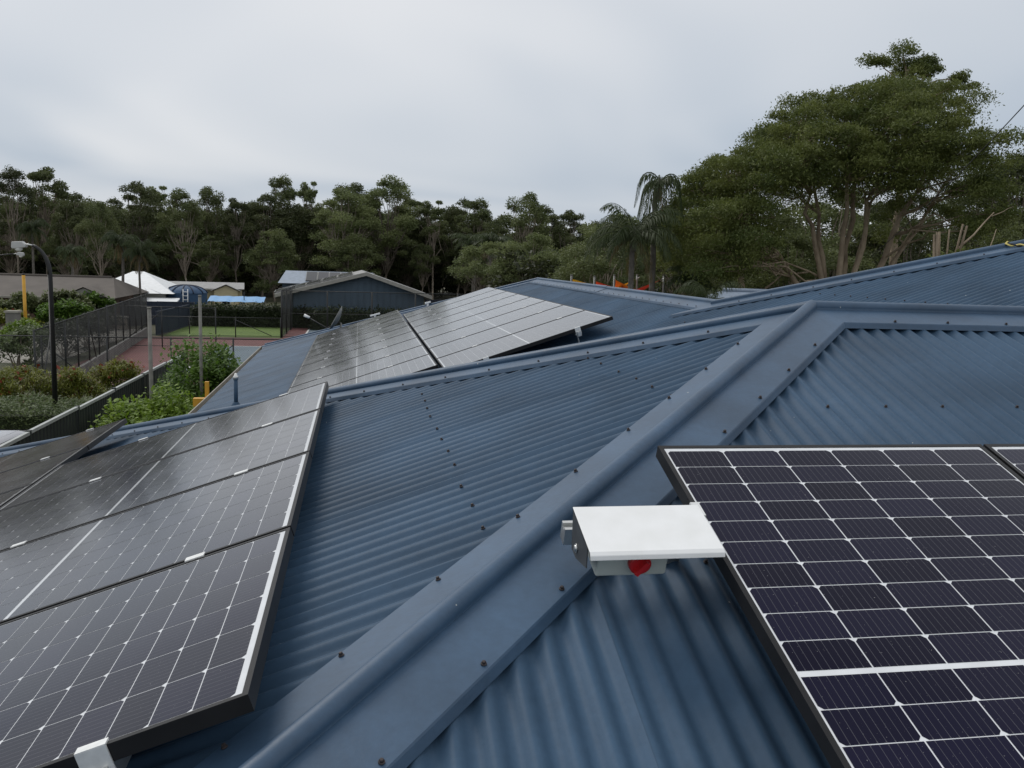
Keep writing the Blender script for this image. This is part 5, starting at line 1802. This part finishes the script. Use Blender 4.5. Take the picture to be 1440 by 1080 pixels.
# pruned stump behind the rising hip
st = empty('pruned_tree', (13.4, 17.15, 0), YAW, 'pruned tree with short sawn stems above the rising blue hip', 'tree')
rng = np.random.default_rng(5)
tb = MB()
limb(tb, (0, 0, 0), (0, 0, 4.3), 0.16, 0.13, rng, 0.02, 5, 8)
for e_x, e_z, r_ in ((-0.42, 5.85, 0.05), (-0.36, 5.9, 0.055), (-0.26, 5.92, 0.05), (-0.04, 5.98, 0.035), (0.28, 6.12, 0.045), (0.36, 6.08, 0.05)):
    limb(tb, (0.0 if e_x > 0.1 else e_x * 0.6, 0, 4.2), (e_x, rng.normal() * .05, e_z - 0.08), r_ * 0.72, r_ * 0.5, rng, 0.02, 4, 7)
limb(tb, (0.18, 0, 5.4), (1.05, 0.1, 6.35), 0.028, 0.012, rng, 0.05, 5, 6)
limb(tb, (0.95, 0, 6.25), (1.5, 0.1, 6.5), 0.012, 0.005, rng, 0.08, 4, 5)
limb(tb, (0.9, 0, 5.0), (1.15, 0.1, 5.95), 0.02, 0.008, rng, 0.05, 4, 5)
tb.build('trunk', M['bark'], st)
pt = np.concatenate([clump(rng, (rng.normal() * .3, rng.normal() * .3, 5.2), (0.3, 0.3, 0.3), 60) for _ in range(4)])
mesh_obj('crown', leaf_mesh('crown', leaf_quads(pt, 0.12, rng, droop=0.4)), M['gumleaf'], st)

# ------------------------------------------------------------------ parked car beyond the charcoal fence
car = empty('parked_car', (-7.45, 14.6, 0), R(90 - 4), 'silver car parked between the hedge and the charcoal fence', 'car')
def car_body():
    # stations along x (rear -2.1 .. front 2.1): lower body loft with rounded shoulders
    st_ = [(-2.1, 0.50, 0.80, 0.74), (-2.0, 0.34, 0.98, 0.84), (-1.3, 0.26, 1.00, 0.88), (0.0, 0.26, 0.98, 0.89), (1.2, 0.26, 0.94, 0.88), (1.9, 0.32, 0.80, 0.80), (2.15, 0.46, 0.66, 0.66)]
    mb = MB(); rings = []
    for x, zl, zh, hw in st_:
        ring = [(-hw * 0.92, zl), (-hw, zl + 0.12), (-hw, zh - 0.14), (-hw * 0.94, zh - 0.03), (-hw * 0.8, zh), (hw * 0.8, zh), (hw * 0.94, zh - 0.03), (hw, zh - 0.14), (hw, zl + 0.12), (hw * 0.92, zl)]
        b = len(mb.v); mb.v += [(x, y, z) for y, z in ring]; rings.append(b)
    n = 10
    for a, b in zip(rings[:-1], rings[1:]):
        for i in range(n):
            j = (i + 1) % n
            mb.f.append((a + i, b + i, b + j, a + j)); mb.sm.append(True)
    mb.f.append(tuple(rings[0] + i for i in range(n))); mb.sm.append(False)
    mb.f.append(tuple(rings[-1] + i for i in range(n))[::-1]); mb.sm.append(False)
    return mb
cbody = car_body().build('body', M['carpaint'], car)
cabs = [(-1.85, 0.98, 0.74, 0.99), (-1.35, 1.36, 0.62, 0.0), (-0.9, 1.45, 0.60, 0.0), (0.0, 1.46, 0.61, 0.0), (0.45, 1.38, 0.62, 0), (1.15, 0.97, 0.74, 0)]
mb = MB(); base = []
for x, z, hw, _ in cabs:
    b = len(mb.v)
    mb.v += [(x, -0.80, 0.94), (x, -hw - 0.03, max(0.95, z - 0.06)), (x, -hw + 0.08, z), (x, hw - 0.08, z), (x, hw + 0.03, max(0.95, z - 0.06)), (x, 0.80, 0.94)]
    base.append(b)
for a, b in zip(base[:-1], base[1:]):
    for i in range(5):
        mb.f.append((a + i, a + i + 1, b + i + 1, b + i)); mb.sm.append(i in (1, 2, 3))
mb.build('cabin', M['carpaint'], car)
for sgn in (-1, 1):
    MB().poly([(-1.25, sgn * 0.785, 1.0), (0.75, sgn * 0.785, 1.0), (0.35, sgn * 0.70, 1.32), (-1.05, sgn * 0.70, 1.32)]).build('side_window', M['glassdark'], car)
MB().poly([(-1.83, -0.62, 1.03), (-1.83, 0.62, 1.03), (-1.40, 0.52, 1.36), (-1.40, -0.52, 1.36)]).build('rear_window', M['glassdark'], car)
MB().poly([(1.12, -0.64, 1.01), (1.12, 0.64, 1.01), (0.52, 0.54, 1.38), (0.52, -0.54, 1.38)]).build('windscreen', M['glassdark'], car)
for wx in (-1.3, 1.35):
    for wy in (-0.80, 0.80):
        w_ = MB().tube([(wx, wy - 0.1, 0.31), (wx, wy + 0.1, 0.31)], 0.31, 20).build('wheel', M['tyre'], car)
        MB().tube([(wx, wy - 0.105, 0.31), (wx, wy + 0.105, 0.31)], 0.2, 16).build('rim', M['alu'], w_)
for wy in (-0.62, 0.62):
    MB().box((-2.02, wy, 0.84), (0.16, 0.28, 0.16)).build('tail_light', M['red'], car)
    MB().box((2.0, wy, 0.66), (0.2, 0.3, 0.14)).build('headlight', M['lens'], car)
    MB().box((0.72, wy * 1.52, 1.02), (0.12, 0.16, 0.12)).build('mirror', M['carpaint'], car)
